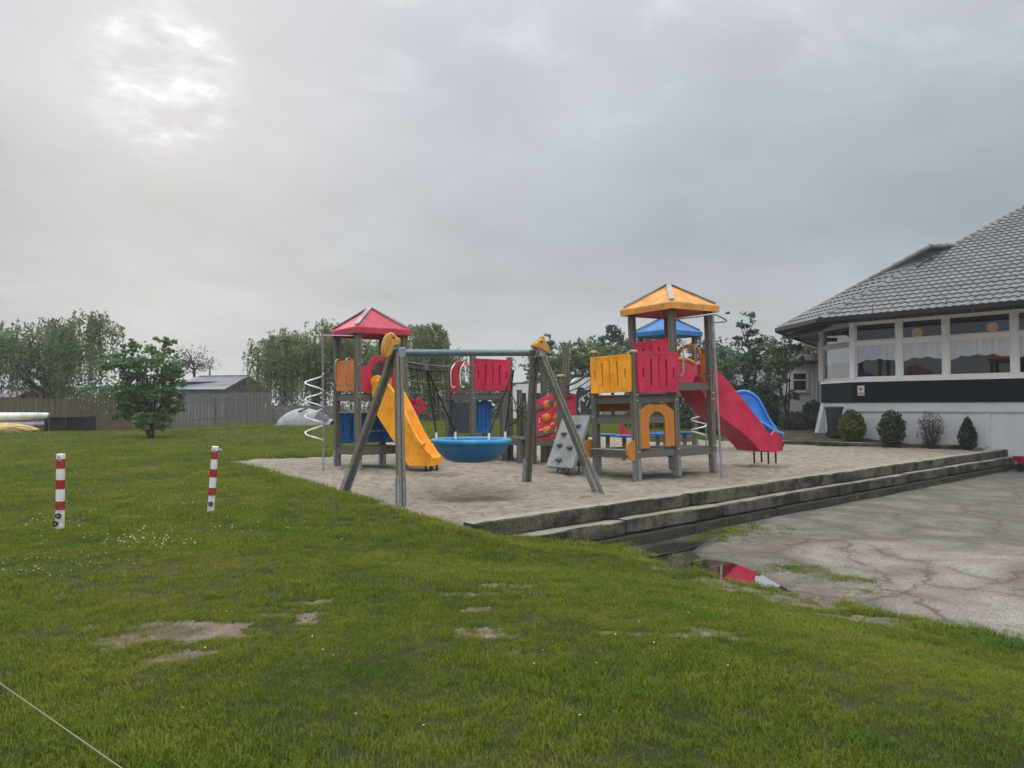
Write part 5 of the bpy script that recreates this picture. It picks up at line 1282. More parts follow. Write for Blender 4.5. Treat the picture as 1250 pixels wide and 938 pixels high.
def limb(mb, p0, p1, r0, r1, rs, bend=.12, n=5):
    p0, p1 = Vector(p0), Vector(p1); L_ = (p1-p0).length; pts = []
    for k in range(n+1):
        t = k/n; q = p0.lerp(p1, t)+Vector(rs.normal(size=3))*L_*bend*.35*math.sin(math.pi*t)+Vector((0,0,L_*bend*math.sin(math.pi*t))); pts.append(q)
    mb.tube(pts, [r0+(r1-r0)*k/n for k in range(n+1)], 6); return pts
def tree(name, label, cat, base, blobs, leafm, nleaf, size, seed, trunk=.14, stems=1, group=None, asp=.6, clump=.45, droop=0., nsub=14, barkm='bark'):
    rs = np.random.default_rng(seed); base = Vector(base); r_ = thing(name, label, cat, base, group)
    t = MB(); tops = []
    vols = np.array([b[1][0]*b[1][1]*b[1][2] for b in blobs])**.62; tot = vols.sum(); PP = []
    zc = min(b[0][2]-b[1][2]*.4 for b in blobs)
    for s_ in range(stems):
        o = base+Vector((rs.normal()*.12*(stems > 1), rs.normal()*.12*(stems > 1), -.1)); c0 = blobs[s_ % len(blobs)][0]
        hub = Vector((base.x+(c0[0]-base.x)*.35, base.y+(c0[1]-base.y)*.35, base.z+(zc-base.z)*.9+.3)); limb(t, o, hub, trunk, trunk*.7, rs, .03); tops.append(hub)
    for i, (c, r) in enumerate(blobs):
        hub = tops[i % len(tops)]; limb(t, hub, c, trunk*.6, trunk*.12, rs, .06)
        k = max(14, int(nsub*3.2*vols[i]/vols.max()))
        for j in range(k):               # leafy sprays round twigs: clumps with gaps between
            q = blobpts(rs, c, r, 1, .2)[0]
            if j % 4 == 0: limb(t, Vector(c).lerp(hub, .3), q, trunk*.16, trunk*.05, rs, .05, 3)
            PP.append(blobpts(rs, q, np.array(r)*clump*rs.uniform(.25, 1.05, 3)*np.array((1,1,.8)), max(5, int(nleaf*1.15*vols[i]/tot/k*rs.uniform(.4, 1.5))), .0))
    t.build('trunk', barkm, r_, smooth=60)
    V, Fq = leaves(np.concatenate(PP), size, rs, asp, droop); fastmesh('crown', V, Fq, leafm, r_)
    return r_
def willow(name, label, base, domes, leafm, nstr, seed, trunk=.25, size=.22, group=None, drop=(1.5, 3.5), floor=None):
    # drooping strands that start on domes and hang, with arching limbs
    rs = np.random.default_rng(seed); base = Vector(base); r_ = thing(name, label, 'tree', base, group); t = MB(); PP = []
    hub = base+Vector((0, 0, 1.6)); limb(t, base-Vector((0,0,.1)), hub, trunk, trunk*.8, rs, .02)
    tot = sum(d[1][0]*d[1][1] for d in domes)
    for c, r in domes:
        for k in range(5):
            a = rs.uniform(0, 2*math.pi); q = Vector(c)+Vector((math.cos(a)*r[0]*.7, math.sin(a)*r[1]*.7, r[2]*rs.uniform(.2, .6))); pts = limb(t, hub, q, trunk*.26, .02, rs, .18, 7)
        ns = int(nstr*1.45*r[0]*r[1]/tot); dirs = rs.normal(size=(max(6, ns//13), 3))
        for k in range(ns):
            d = dirs[rs.integers(len(dirs))]/1.0; d = d/np.linalg.norm(d)+rs.normal(size=3)*.17; d[2] = abs(d[2])*.9+.05; d /= np.linalg.norm(d); p = np.array(c)+d*np.array(r)*rs.uniform(.55, 1.04)
            L_ = rs.uniform(*drop)*(.45+.55*(1-d[2])); n = max(5, int(L_/.085)); tt = np.linspace(0, 1, n)
            out = np.array([d[0], d[1], 0])*rs.uniform(.1, .5)
            q = p+out*(tt[:, None]*(1.3-tt[:, None]))*1.2; q[:, 2] = p[2]+.25*np.sin(tt*2.2)*(1-tt)-L_*tt**1.5
            if floor is not None: q = q[q[:, 2] > floor+rs.uniform(0, .7)]
            PP.append(q+rs.normal(size=q.shape)*.05)
            if k % 9 == 0 and len(q) > 4: t.tube([Vector(x) for x in q[::max(1, len(q)//5)]], .010, 4)
    P = np.concatenate(PP); V, Fq = leaves(P, size*.92, rs, .32, .9)
    t.build('trunk', 'bark', r_, smooth=60); fastmesh('crown', V, Fq, leafm, r_); return r_
def gz(x, y): return float(surf(x, y))
def onb(px, py, D): p = at(px, py, D); return p
# weeping willows on the left and in the middle
def P_(px, py, D): p = at(px, py, D); return (p.x, p.y, p.z)
b_ = at(62, 500, 41); b_.z = gz(b_.x, b_.y)
willow('weeping_willow', 'large weeping willow rising behind the brown board fence and the stacked boats', b_, [(P_(20,425,41),(4.6,3,1.7)), (P_(110,412,40),(2.2,2,1.6)), (P_(75,440,41),(3,2.5,1.6)), (P_(-50,430,41),(3,3,1.8)), (P_(50,405,41),(1.2,1,.7))], 'leaf_willow', 680, 11, .3, .26, 'weeping willows', (1.9, 4.4), 1.6)
b_ = at(385, 505, 45); b_.z = gz(b_.x, b_.y)
willow('weeping_willow', 'broad pale weeping willow behind the tent and the white spiral pole', b_, [(P_(350,435,44),(2.4,2,1.6)), (P_(395,425,45),(2.8,2.4,1.7)), (P_(330,455,43),(1.2,1.2,1.2)), (P_(425,440,45),(2.2,2,1.7))], 'leaf_pale', 640, 12, .3, .25, 'weeping willows', (2.4, 5.2), .6)
b_ = at(531, 505, 44); b_.z = gz(b_.x, b_.y)
willow('weeping_willow', 'weeping willow seen through the rope bridge, right of the red roof', b_, [(P_(510,420,44),(2.0,2,1.3)), (P_(480,445,44),(2,2,1.6)), (P_(540,450,44),(1.7,1.6,1.5)), (P_(528,412,44),(1.0,1,.8))], 'leaf_pale', 520, 13, .3, .23, 'weeping willows', (2.2, 5.0), .6)
# multi-stemmed bush tree on the lawn
D = 27; b_ = on(183, 537); D = b_.y; b_.z = gz(b_.x, b_.y)
tree('lilac_tree', 'bushy dark green small tree standing alone on the lawn before the fence', 'tree', b_, [(P_(185,455,D),(1.25,1.1,1.0)), (P_(195,425,D),(.55,.5,.45)), (P_(150,445,D),(.75,.7,.65)), (P_(205,470,D),(.65,.7,.8)), (P_(148,480,D),(.75,.7,.55)), (P_(183,495,D),(1.0,.9,.65)), (P_(160,425,D),(.3,.3,.3)), (P_(213,496,D),(.45,.4,.25)), (P_(180,512,D),(.85,.7,.45)), (P_(150,503,D),(.5,.5,.35)), (P_(205,508,D),(.4,.4,.3))], 'leaf_bush', 5600, .15, 21, .07, 4, None, .75, .42, 0, 16)
# sparse, nearly bare tree behind the shed
b_ = at(238, 495, 50); b_.z = gz(b_.x, b_.y)
tree('bare_tree', 'nearly leafless branching tree behind the grey shed roof', 'tree', b_, [(P_(235,440,50),(1.3,1.2,1.0)), (P_(222,445,50),(.8,.8,.8)), (P_(250,445,50),(.8,.8,.6))], 'leaf_brown', 260, .12, 31, .12, 1, None, .6, .5, 0, 34)
# trees behind the playground
def quick(name, label, base, blobs, m, n, sz, seed, **kw):
    b2 = Vector(base); b2.z = gz(b2.x, b2.y); tree(name, label, 'tree', b2, blobs, m, n, sz, seed, group='trees behind the playground', **kw)
quick('broadleaf_tree', 'loose pale green tree behind the leaning swing leg', at(672,500,52), [(P_(672,440,52),(1.6,1.4,1.1)), (P_(655,455,52),(1.2,1.2,.9)), (P_(690,450,52),(1.3,1.2,1.0)), (P_(668,420,52),(.6,.6,.7))], 'leaf_mid', 3000, .26, 41, clump=.42)
quick('broadleaf_tree', 'dense green tree left of the tall poplar, above the yellow panel', at(712,500,48), [(P_(712,432,48),(1.5,1.4,1.2)), (P_(735,440,48),(1.8,1.4,1.4)), (P_(700,455,48),(1.4,1.2,1.1)), (P_(755,450,48),(1.5,1.3,1.1))], 'leaf_mid', 4200, .26, 42, clump=.42)
quick('poplar', 'tall narrow dark tree whose tip rises left of the orange roof', at(748,500,50), [(P_(748,405,50),(.65,.6,.75)), (P_(744,425,50),(1.0,.9,1.0)), (P_(758,425,50),(.7,.7,.8)), (P_(750,450,50),(1.4,1.2,1.3))], 'leaf_dark', 2900, .24, 43, clump=.42)
quick('broadleaf_tree', 'dark tree showing between the orange and the blue roofs', at(795,500,44), [(P_(790,440,44),(1.5,1.3,1.5)), (P_(780,420,44),(.8,.8,.6)), (P_(815,440,44),(1.6,1.3,1.6))], 'leaf_dark', 3000, .25, 44, clump=.45)
quick('broadleaf_tree', 'dark rounded tree right of the blue roof, behind the steel pole', at(872,500,36), [(P_(868,440,36),(1.3,1.2,1.3)), (P_(885,445,36),(1.2,1.2,1.2)), (P_(860,420,36),(.6,.6,.5)), (P_(872,475,36),(1.5,1.2,1.0))], 'leaf_dark', 3600, .2, 45, clump=.42)
quick('broadleaf_tree', 'tall feathery tree with a pointed top left of the cafe eaves', at(912,512,32), [(P_(912,395,32),(.40,.4,.55)), (P_(914,415,32),(.72,.7,.7)), (P_(905,440,32),(1.2,1.1,.9)), (P_(930,435,32),(.75,.7,.8)), (P_(905,470,32),(1.5,1.2,1.1)), (P_(925,490,32),(1.2,1.0,.8)), (P_(890,490,32),(1.2,1,.8))], 'leaf_dark', 5600, .17, 46, clump=.42)
quick('broadleaf_tree', 'light green multi-stemmed tree under the cafe roof tip', at(960,516,30), [(P_(958,420,30),(.65,.7,.5)), (P_(946,442,30),(.6,.6,.6)), (P_(968,440,31),(.4,.4,.4)), (P_(948,465,30),(.5,.5,.5)), (P_(966,485,30),(.28,.3,.3))], 'leaf_mid', 2100, .14, 47, stems=4, trunk=.05, clump=.42)
quick('broadleaf_tree', 'low far tree peeping above the white annex by the eaves', at(992,500,46), [(P_(985,425,46),(1.6,1.3,.9)), (P_(1000,430,46),(1.2,1.2,.7))], 'leaf_mid', 1600, .22, 48, clump=.42)
def hedge(label, px0, px1, pyt, D, m, n, sz, seed, dep=1.2, name='hedge', cat='hedge'):
    p0 = at(px0, pyt, D); p1 = at(px1, pyt, D); rs = np.random.default_rng(seed); g0 = gz(p0.x, p0.y); r_ = thing(name, label, cat, Vector((p0.x, p0.y, g0)))
    H_ = p0.z-g0; k = rs.uniform(0, 1, n); x = p0.x+(p1.x-p0.x)*k; z = g0+H_*rs.uniform(0, 1, n)**.8*(1+.16*vnoise(x, x*0, .8, seed, 3)); y = D+rs.uniform(-dep/2, dep/2, n)
    V, Fq = leaves(np.stack([x, y, z], -1), sz, rs, .7); fastmesh('foliage', V, Fq, m, r_)
    t = MB()
    for q in np.linspace(.02, .98, max(3, int((p1-p0).length/1.2))): t.tube([Vector((p0.x+(p1.x-p0.x)*q, D, g0-.1)), Vector((p0.x+(p1.x-p0.x)*q+.05, D, g0+H_*.8))], [.05,.015], 5)
    t.build('stem', 'bark', r_); return r_
hedge('dark clipped hedge in the distance behind the red climbing board', 556, 702, 466, 47, 'leaf_dark', 5200, .22, 51)
hedge('dense dark hedge behind the blue-roofed tower and red slide', 765, 950, 472, 34, 'leaf_dark', 7000, .2, 52, 1.6)
hedge('low hedge at the far end of the lawn between the red-roofed and roofless towers', 455, 556, 484, 49, 'leaf_dark', 2600, .2, 53)
hedge('tall dark hedge behind the left-hand board fence under the big willow', -90, 214, 471, 47, 'leaf_dark', 6500, .24, 54, 1.5)
# shrubs at the cafe wall
def shrub(name, label, px, pyb, pyt, wpx, D, m, n, sz, seed, twig=0, cone=0):
    q = at(px, pyb, D); q.z = bedz(q.x, q.y)-.03; h = at(px, pyt, D).z-q.z; w_ = wpx/900*D/2; rs = np.random.default_rng(seed); r_ = thing(name, label, 'shrub', q, 'shrubs along the cafe wall')
    d = rs.normal(size=(n, 3)); d /= np.linalg.norm(d, axis=1)[:, None]; k = rs.uniform(.35 if not twig else .05, 1, n)**.5
    P = np.array((q.x, q.y, q.z+h*.5))+d*k[:, None]*np.array((w_, w_*.9, h*.52))*(1+.13*vnoise(d[:, 0]*2+seed, d[:, 2]*2, 1.5, seed, 2))[:, None]
    if cone:
        tz = np.clip((P[:, 2]-q.z)/h, 0, 1); P[:, 0] = q.x+(P[:, 0]-q.x)*(1.25-tz*.85); P[:, 1] = q.y+(P[:, 1]-q.y)*(1.25-tz*.85)
    P[:, 2] = np.maximum(P[:, 2], q.z+.04)
    V, Fq = leaves(P, sz, rs, .65); fastmesh('foliage', V, Fq, m, r_)
    t = MB()
    for j in range(26 if twig else 8):
        e_ = Vector(blobpts(rs, (q.x, q.y, q.z+h*.55), (w_*.95, w_*.8, h*.45), 1, .6)[0]); limb(t, q+Vector((rs.normal()*.05, rs.normal()*.05, 0)), e_, .014, .004, rs, .08, 4)
    t.build('stem', 'bark', r_)
shrub('round_shrub', 'round yellow-green shrub next to the wheelie bin', 1040, 533, 501, 33, 24.4, 'leaf_yellow', 2600, .085, 61)
shrub('round_shrub', 'round dark green shrub, second from the wheelie bin', 1089, 533, 502, 32, 23.4, 'leaf_shrub', 2600, .08, 62)
shrub('twiggy_shrub', 'brown leafless twiggy shrub between two green ones by the white plinth', 1136, 532, 501, 32, 22.8, 'leaf_brown', 1300, .05, 63, 1)
shrub('small_conifer', 'small pointed dark evergreen, last in the row at the cafe wall', 1181, 535, 510, 24, 22.2, 'leaf_conifer', 1500, .07, 64, 0, 1)
shrub('round_shrub', 'green shrub at the back beyond the cafe corner beside the white annex', 993, 513, 489, 28, 31, 'leaf_mid', 1500, .11, 65)
shrub('round_shrub', 'low dark shrub under the multi-stemmed tree left of the cafe corner', 972, 517, 503, 40, 30, 'leaf_dark', 1500, .11, 66)

# ================================================================== FENCES, SHED, ANNEX, BACKGROUND
def board_fence(label, p0, p1, h0, h1, bw, gap, m, rails=2, seed=1, name='board_fence'):
    rr = random.Random(seed); r_ = thing(name, label, 'fence', p0); d = (p1-p0); d.z = 0; L_ = d.length; d.normalize(); n_ = Vector((d.y, -d.x, 0)); n = int(L_/(bw+gap)); b = MB()
    for k in range(n):
        t = (k+.5)/n; q = p0.lerp(p1, t); g = gz(q.x, q.y); h = h0+(h1-h0)*t+rr.uniform(-.03, .03); o = n_*(.02 if k % 2 else -.0)
        b.frame_box(Vector((q.x, q.y, g+h/2-.03))+o, d*bw*rr.uniform(.46, .51), n_*.011, Vector((rr.uniform(-.006,.006),0,h/2+.03)))
    b.build('board_panel', m, r_)
    for z in (.25, .8)[:rails]:
        b = MB(); g0, g1_ = gz(p0.x, p0.y), gz(p1.x, p1.y); b.beam(Vector((p0.x, p0.y, g0+h0*z))-n_*.05, Vector((p1.x, p1.y, g1_+h1*z))-n_*.05, .05, .09); b.build('rail', m, r_)
    for k in range(int(L_/2.2)+1):
        q = p0.lerp(p1, min(1, k*2.2/L_)); g = gz(q.x, q.y); b = MB(); b.frame_box(Vector((q.x, q.y, g+.7))-n_*.11, d*.05, n_*.05, Vector((0,0,.8))); b.build('post', m, r_)
    return r_
fa = at(104, 527, 33.8); fb = at(207, 525, 35.3); fc = at(331, 519, 39.0)
board_fence('tall brown board fence behind the small bushy tree', fa, fb, 1.55, 1.62, .11, .012, 'fence_brown', seed=2)
board_fence('tall grey board fence in front of the grey shed', fb+Vector((.05,0,0)), fc, 1.62, 1.68, .135, .03, 'fence_grey', seed=3)
f0 = at(14, 527, 34.6); board_fence('dark brown board fence behind the stacked boats', at(-70, 527, 35), at(102, 527, 34.4), 1.55, 1.52, .14, .015, 'fence_brown', seed=4)
p0 = at(331, 519, 39.4); p1 = at(420, 519, 40.5); r_ = thing('slat_fence', 'low grey fence of horizontal boards behind the tent', 'fence', p0)
g0 = gz(p0.x, p0.y); b = MB()
for k in range(6): b.beam(p0*1+Vector((0,0,g0-p0.z+.12+k*.16)), Vector((p1.x, p1.y, g0+.12+k*.16)), .03, .13)
b.build('slat_panel', 'fence_grey', r_)
for k in (.02, .35, .68, .98):
    q = p0.lerp(p1, k); b = MB(); b.frame_box(Vector((q.x, q.y+.06, g0+.5)), (.05,0,0), (0,.04,0), (0,0,.6)); b.build('post', 'fence_grey', r_)
# dark log rack beside the boats
q0, q1 = at(56, 527, 33.0), at(105, 527, 33.0); g = gz(q0.x, q0.y); zt = at(80, 508, 33.0).z; r_ = thing('boat_rack', 'low dark timber rack standing before the fence beside the stacked boats', 'rack', Vector((q0.x, q0.y, g)))
b = MB(); b.beam(Vector((q0.x, q0.y, zt)), Vector((q1.x, q1.y, zt)), .12, .09); b.build('rail', 'fence_brown', r_)
for k in (0, .5, 1): q = q0.lerp(q1, k); b = MB(); b.frame_box(Vector((q.x, q.y, (g+zt)/2-.05)), (.05,0,0), (0,.05,0), (0,0,(zt-g)/2-.0)); b.build('post', 'dark_wood', r_)
b = MB(); b.frame_box(Vector(((q0.x+q1.x)/2, q0.y+.5, g+.38)), ((q1.x-q0.x)/2-.05,0,0), (0,.35,0), (0,0,.34)); b.build('storage_box', 'dark_wood', r_, bevel=.02)
# stacked boats
def boat(name, label, cat, px0, px1, pyc, D, hgt, m, seed, yaw=0):
    p0 = at(px0, pyc, D); p1 = at(px1, pyc, D); L_ = (p1-p0).length; r_ = thing(name, label, cat, Vector(((p0.x+p1.x)/2, D, p0.z-hgt/2)), 'boats stacked by the fence'); rings = []; n = 18
    for k in range(n+1):
        t = k/n; f = max(.04, math.sin(math.pi*min(1, max(0, t))))**.45; c = p0.lerp(p1, t)+Vector((0,0,.10*hgt*(abs(t-.5)*2)**2)); w_ = .36*f; h = hgt/2*(.55+.45*f)
        rings.append([c+Vector((0, w_*math.cos(a), h*math.sin(a)*(1 if math.sin(a) < 0 else .8))) for a in [2*math.pi*j/12 for j in range(12)]])
    b = MB(); b.loft(rings); b.build('hull', m, r_, smooth=60)
    b = MB(); c = p0.lerp(p1, .45)
    b.tube([c+Vector((.45*math.cos(a), .2*math.sin(a), hgt*.38)) for a in [2*math.pi*j/16 for j in range(17)]], .025, 6); b.build('cockpit_rim', 'black', r_)
    b = MB(); b.tube([p0+Vector((.1,-.36*.0,0)), p1-Vector((.08,0,0))], .01, 4); b.tube([p0.lerp(p1, .97)+Vector((0,-.05,.02)), p0.lerp(p1, .99)+Vector((.05,-.05,-.02))], .02, 5); b.build('carry_cord', 'black', r_)
boat('kayak', 'long white kayak lying on top of the boat stack', 'kayak', -75, 59.5, 508.5, 33.0, .44, 'white_pl', 1)
boat('kayak', 'pale lavender kayak under the white one in the stack', 'kayak', -70, 57.5, 518, 33.1, .38, 'lavender', 2)
p0 = at(-40, 524, 32.4); p1 = at(47, 525.5, 32.4); r_ = thing('covered_boat', 'low boat under creased yellow sheeting in front of the white kayak', 'boat', Vector((p0.x, p0.y, gz(p0.x, p0.y))), 'boats stacked by the fence')
rings = []; rs = np.random.default_rng(5)
for k in range(25):
    t = k/24; c = p0.lerp(p1, t); f = max(.05, math.sin(math.pi*(.12+.88*min(1, t*1.0)) if t > .0 else .3))**.5
    rings.append([c+Vector((0, 0.5*f*math.cos(a)*(1+rs.normal()*.05),   .29*f*max(-.6, math.sin(a))*(1+rs.normal()*.09)+.02)) for a in [2*math.pi*j/14 for j in range(14)]])
b = MB(); b.loft(rings); b.build('sheet', 'ochre', r_, smooth=35)
b = MB()
for j in range(5):
    b.tube([p0.lerp(p1, t)+Vector((0, -.40, .16-.09*j+.09*math.sin(t*9+j)-.1*t*t)) for t in [k/14 for k in range(15)]], .022, 5)
b.build('rope', 'ochre', r_, smooth=60)
b = MB(); b.beam(p0+Vector((0,0,-.30)), p1+Vector((-.1,0,-.30)), .5, .12); b.build('trestle', 'dark_wood', r_)
# grey shed beyond the fence
sa = at(273, 474.5, 43.0); sb = Vector((-16.25+.15, 45.2, 0)); sb = at(300, 460, 45.0); sc_ = at(324, 479, 47.0); gd = Vector((-.966, .26, 0))
g = gz(sa.x, sa.y); r_ = thing('shed', 'grey weatherboarded shed with a shallow slate roof behind the fence', 'shed', Vector((sa.x, sa.y, g)))
Ls = 3.3; ez, rz = sa.z, sb.z; sc_.z = ez-.05
b = MB(); b.add([Vector((sa.x,sa.y,g)), Vector((sc_.x,sc_.y,g)), Vector((sc_.x,sc_.y,ez-.05)), Vector((sb.x,sb.y,rz-.06)), Vector((sa.x,sa.y,ez-.05))]+[Vector(p)+gd*Ls for p in (Vector((sa.x,sa.y,g)), Vector((sc_.x,sc_.y,g)), Vector((sc_.x,sc_.y,ez-.05)), Vector((sb.x,sb.y,rz-.06)), Vector((sa.x,sa.y,ez-.05)))], [(0,1,2,3,4), (9,8,7,6,5), (0,4,9,5), (1,6,7,2)])
b.build('wall', 'shed_grey', r_)
b = MB(); nw_ = Vector((-gd.x, -gd.y, 0))
for k in range(9):
    z = ez-.75+k*.13; f = min(1, max(.04, (rz-z)/(rz-ez))) if z > ez else 1; m0 = sa.lerp(sb, 1-f); m1 = sc_.lerp(sb, 1-f)
    b.beam(Vector((m0.x,m0.y,z))+nw_*.02, Vector((m1.x,m1.y,z))+nw_*.02, .03, .10)
b.build('weatherboard', 'shed_grey', r_)
def slab(mb, a, c, e, f, th=.06): mb.add([a, c, e, f, a+Vector((0,0,th)), c+Vector((0,0,th)), e+Vector((0,0,th)), f+Vector((0,0,th))], [(0,3,2,1),(4,5,6,7),(0,1,5,4),(1,2,6,5),(2,3,7,6),(3,0,4,7)])
b = MB(); ov = nw_*.25; dn = (sa-sb)*.12
slab(b, sb+ov, sb+gd*Ls-ov, sa+gd*Ls-ov+dn, sa+ov+dn); dn = (sc_-sb)*.12; slab(b, sb+ov+Vector((0,0,.003)), sc_+ov+dn, sc_+gd*Ls-ov+dn, sb+gd*Ls-ov+Vector((0,0,.003)))
rf_ = b.build('roof', 'shed_roof', r_)
b = MB()
for k in range(1, 8): q0_ = sb.lerp(sa, k/8)+Vector((0,0,.07)); b.beam(q0_+ov*.8, q0_+gd*Ls, .02, .012)
b.beam(sb+ov*1.05+Vector((0,0,.05)), sa+ov*1.05+Vector((0,0,.05)), .05, .1); b.beam(sb+ov+Vector((0,0,.08)), sb+gd*Ls+Vector((0,0,.08)), .12, .04)
s_ = b.build('roof_trim', 'trim_grey', r_); s_.parent = rf_; s_.location = (0,0,0)
p = at(256, 462, 46); b = MB(); b.tube([Vector((p.x,p.y,g+1.5)), Vector((p.x,p.y,at(256,447,46).z))], .07, 8); b.tube([Vector((p.x,p.y,at(256,448,46).z)), Vector((p.x,p.y,at(256,445.5,46).z))], .11, 8); b.build('flue_pipe', 'galv', r_, smooth=40)
# low outbuilding left of the shed
def house(name, label, px0, px1, pyb, pye, D, dep, m, mr, flat=True, cat='building', slope=0, extra=None):
    p0 = at(px0, pyb, D); p1 = at(px1, pyb, D); z1_ = at(px0, pye, D).z; g = gz((p0.x+p1.x)/2, D); r_ = thing(name, label, cat, Vector((p0.x, p0.y, g)))
    b = MB(); b.frame_box(Vector(((p0.x+p1.x)/2, D+dep/2, (g+z1_)/2)), ((p1.x-p0.x)/2,0,0), (0,dep/2,0), (0,0,(z1_-g)/2)); b.build('wall', m, r_)
    b = MB(); x0_, x1_ = p0.x-.2, p1.x+.2
    if flat: slab(b, Vector((x0_,D-.25,z1_)), Vector((x1_,D-.25,z1_)), Vector((x1_,D+dep+.2,z1_+.003)), Vector((x0_,D+dep+.2,z1_+.003)), .28)
    else:
        slab(b, Vector((x0_,D-.25,z1_-.05)), Vector((x1_,D-.25,z1_-.05)), Vector((x1_,D+dep/2,z1_+slope)), Vector((x0_,D+dep/2,z1_+slope)), .08)
        slab(b, Vector((x0_,D+dep/2+.002,z1_+slope)), Vector((x1_,D+dep/2+.002,z1_+slope)), Vector((x1_,D+dep+.25,z1_-.05)), Vector((x0_,D+dep+.25,z1_-.05)), .08)
    b.build('roof', mr, r_); return r_, p0, p1, g, z1_
house('outbuilding', 'low brown outbuilding half hidden behind the bushy tree', 215, 272, 520, 472, 44.5, 3, 'fence_brown', 'hedge_roof', True)
house('outbuilding', 'pale low outbuilding glimpsed behind the large willow', -30, 16, 520, 486, 44, 3, 'white_house', 'shed_roof', False, slope=.5)
r_, p0, p1, g, z1_ = house('annex', 'white flat-roofed annex with one dark window behind the light green tree', 905, 1030, 520, 440.5, 34, 6, 'white_house', 'roof_pale', True)
b = MB(); b.frame_box(Vector(((p0.x+p1.x)/2, 33.72, z1_-.08)), ((p1.x-p0.x)/2+.2,0,0), (0,.03,0), (0,0,.06)); b.build('fascia', 'hedge_roof', r_)
wa, wb = at(967, 478, 33.95), at(985, 455, 33.95); cx_, cz_ = (wa.x+wb.x)/2, (wa.z+wb.z)/2; hx, hz_ = (wb.x-wa.x)/2, (wb.z-wa.z)/2
b = MB()
for (x, z, sx, sz_) in ((0, hz_, hx+.06, .05), (0, -hz_, hx+.12, .06), (-hx, 0, .05, hz_), (hx, 0, .05, hz_), (0, hz_*.2, hx, .025)): b.frame_box((cx_+x, 33.95, cz_+z), (sx,0,0), (0,.06,0), (0,0,sz_))
fo = b.build('window', 'frame_white', r_); b = MB(); b.frame_box((cx_, 33.97, cz_), (hx,0,0), (0,.015,0), (0,0,hz_)); s_ = b.build('pane', 'gutter', r_); s_.parent = fo; s_.location = (0,0,0)
b = MB()
for k in range(26): x = p0.x+.15+k*(p1.x-p0.x-.3)/25; b.frame_box((x, 33.985, (g+z1_)/2), (.018,0,0), (0,.02,0), (0,0,(z1_-g)/2-.1))
b.build('cover_strip', 'white_house', r_)
# caravans far behind
def caravan(label, px0, px1, pyb, pyt, D, seed):
    p0 = at(px0, pyb, D); p1 = at(px1, pyb, D); zt = at(px0, pyt, D).z; g = gz(p0.x, D); r_ = thing('caravan', label, 'caravan', Vector(((p0.x+p1.x)/2, D, g)), 'white caravans behind the playground')
    L_ = p1.x-p0.x; H_ = zt-g; prof = [(.02,.16), (0,.35), (.03,.7), (.10,.93), (.2,1), (.85,1), (.95,.93), (1,.6), (.98,.16)]
    b = MB(); b.loft([[Vector((p0.x+L_*x, D+yy, g+H_*z)) for x, z in prof] for yy in (0, 2.1)]); b.build('body', 'white_pl', r_, smooth=30)
    b = MB()
    for x in (.22, .6): b.plate(rrect(p0.x+L_*x, g+H_*.5, p0.x+L_*(x+.22), g+H_*.78, .06, 3), [], .03, (0, D-.01, 0), (1,0,0), (0,0,1), .004)
    b.build('window', 'gutter', r_)
    b = MB(); c = Vector((p0.x+L_*.5, D+.1, g+.32)); b.tube([c, c+Vector((0,.2,0))], .32, 14); b.build('wheel', 'black', r_, smooth=40)
    b = MB(); b.tube([Vector((p0.x, D+1, g+.45)), Vector((p0.x-.9, D+1, g+.4))], .05, 6); b.build('drawbar', 'black', r_)
caravan('white caravan half hidden behind the red climbing board', 622, 668, 505, 469, 38, 1)
caravan('white caravan whose roof shows left of the yellow panel', 696, 735, 505, 461, 41, 2)
# tent
D = 36; q0 = at(337, 520, D); q1 = at(405, 519.5, D+1.2); g = gz(q0.x+1, D); tn = thing('tent', 'low grey tunnel tent pitched on the lawn under the pale willow', 'tent', Vector(((q0.x+q1.x)/2, D, g)))
rings = []; L_ = q1.x-q0.x; hT = at(365, 498, D).z-g
for k in range(15):
    t = k/14; hgt = hT*(.04+.96*math.sin(math.pi*min(1, .06+.92*t)**.85)**.62) if t < .98 else hT*.35; wdt = .95*(.45+.55*math.sin(math.pi*(.12+.8*t)))
    c = Vector((q0.x+L_*t, D+.6+.6*t, g-.02)); rings.append([c+Vector((.10*math.sin(a), -wdt*math.cos(a), max(.0, hgt*math.sin(a)**.8))) for a in [math.pi*j/12 for j in range(13)]])
b = MB(); b.loft(rings, False); b.build('flysheet', 'tent', tn, smooth=50)
b = MB(); b.tube([Vector((q0.x+L_*.42, D+.2, g+hT*.80)), Vector((q0.x+L_*.60, D+.3, g+hT*.98))], .05, 6); b.build('vent', 'tent_dark', tn)
b = MB(); b.add([rings[10][j]+Vector((.02,-.012,.012)) for j in range(2, 9)]+[rings[13][j]+Vector((.02,-.012,.012)) for j in range(2, 9)], [(j, j+1, j+8, j+7) for j in range(6)]); b.build('door_panel', 'tent_dark', tn, smooth=50)
b = MB()
for t in (0, .5, 1): c = Vector((q0.x+L_*t, D-.3, g)); b.tube([c+Vector((0,-.5,0)), c+Vector((.1,.3,hT*.55*(t*(1-t)*4*.5+.3)))], .01, 4)
b.build('guy_line', 'rope_pale', tn)
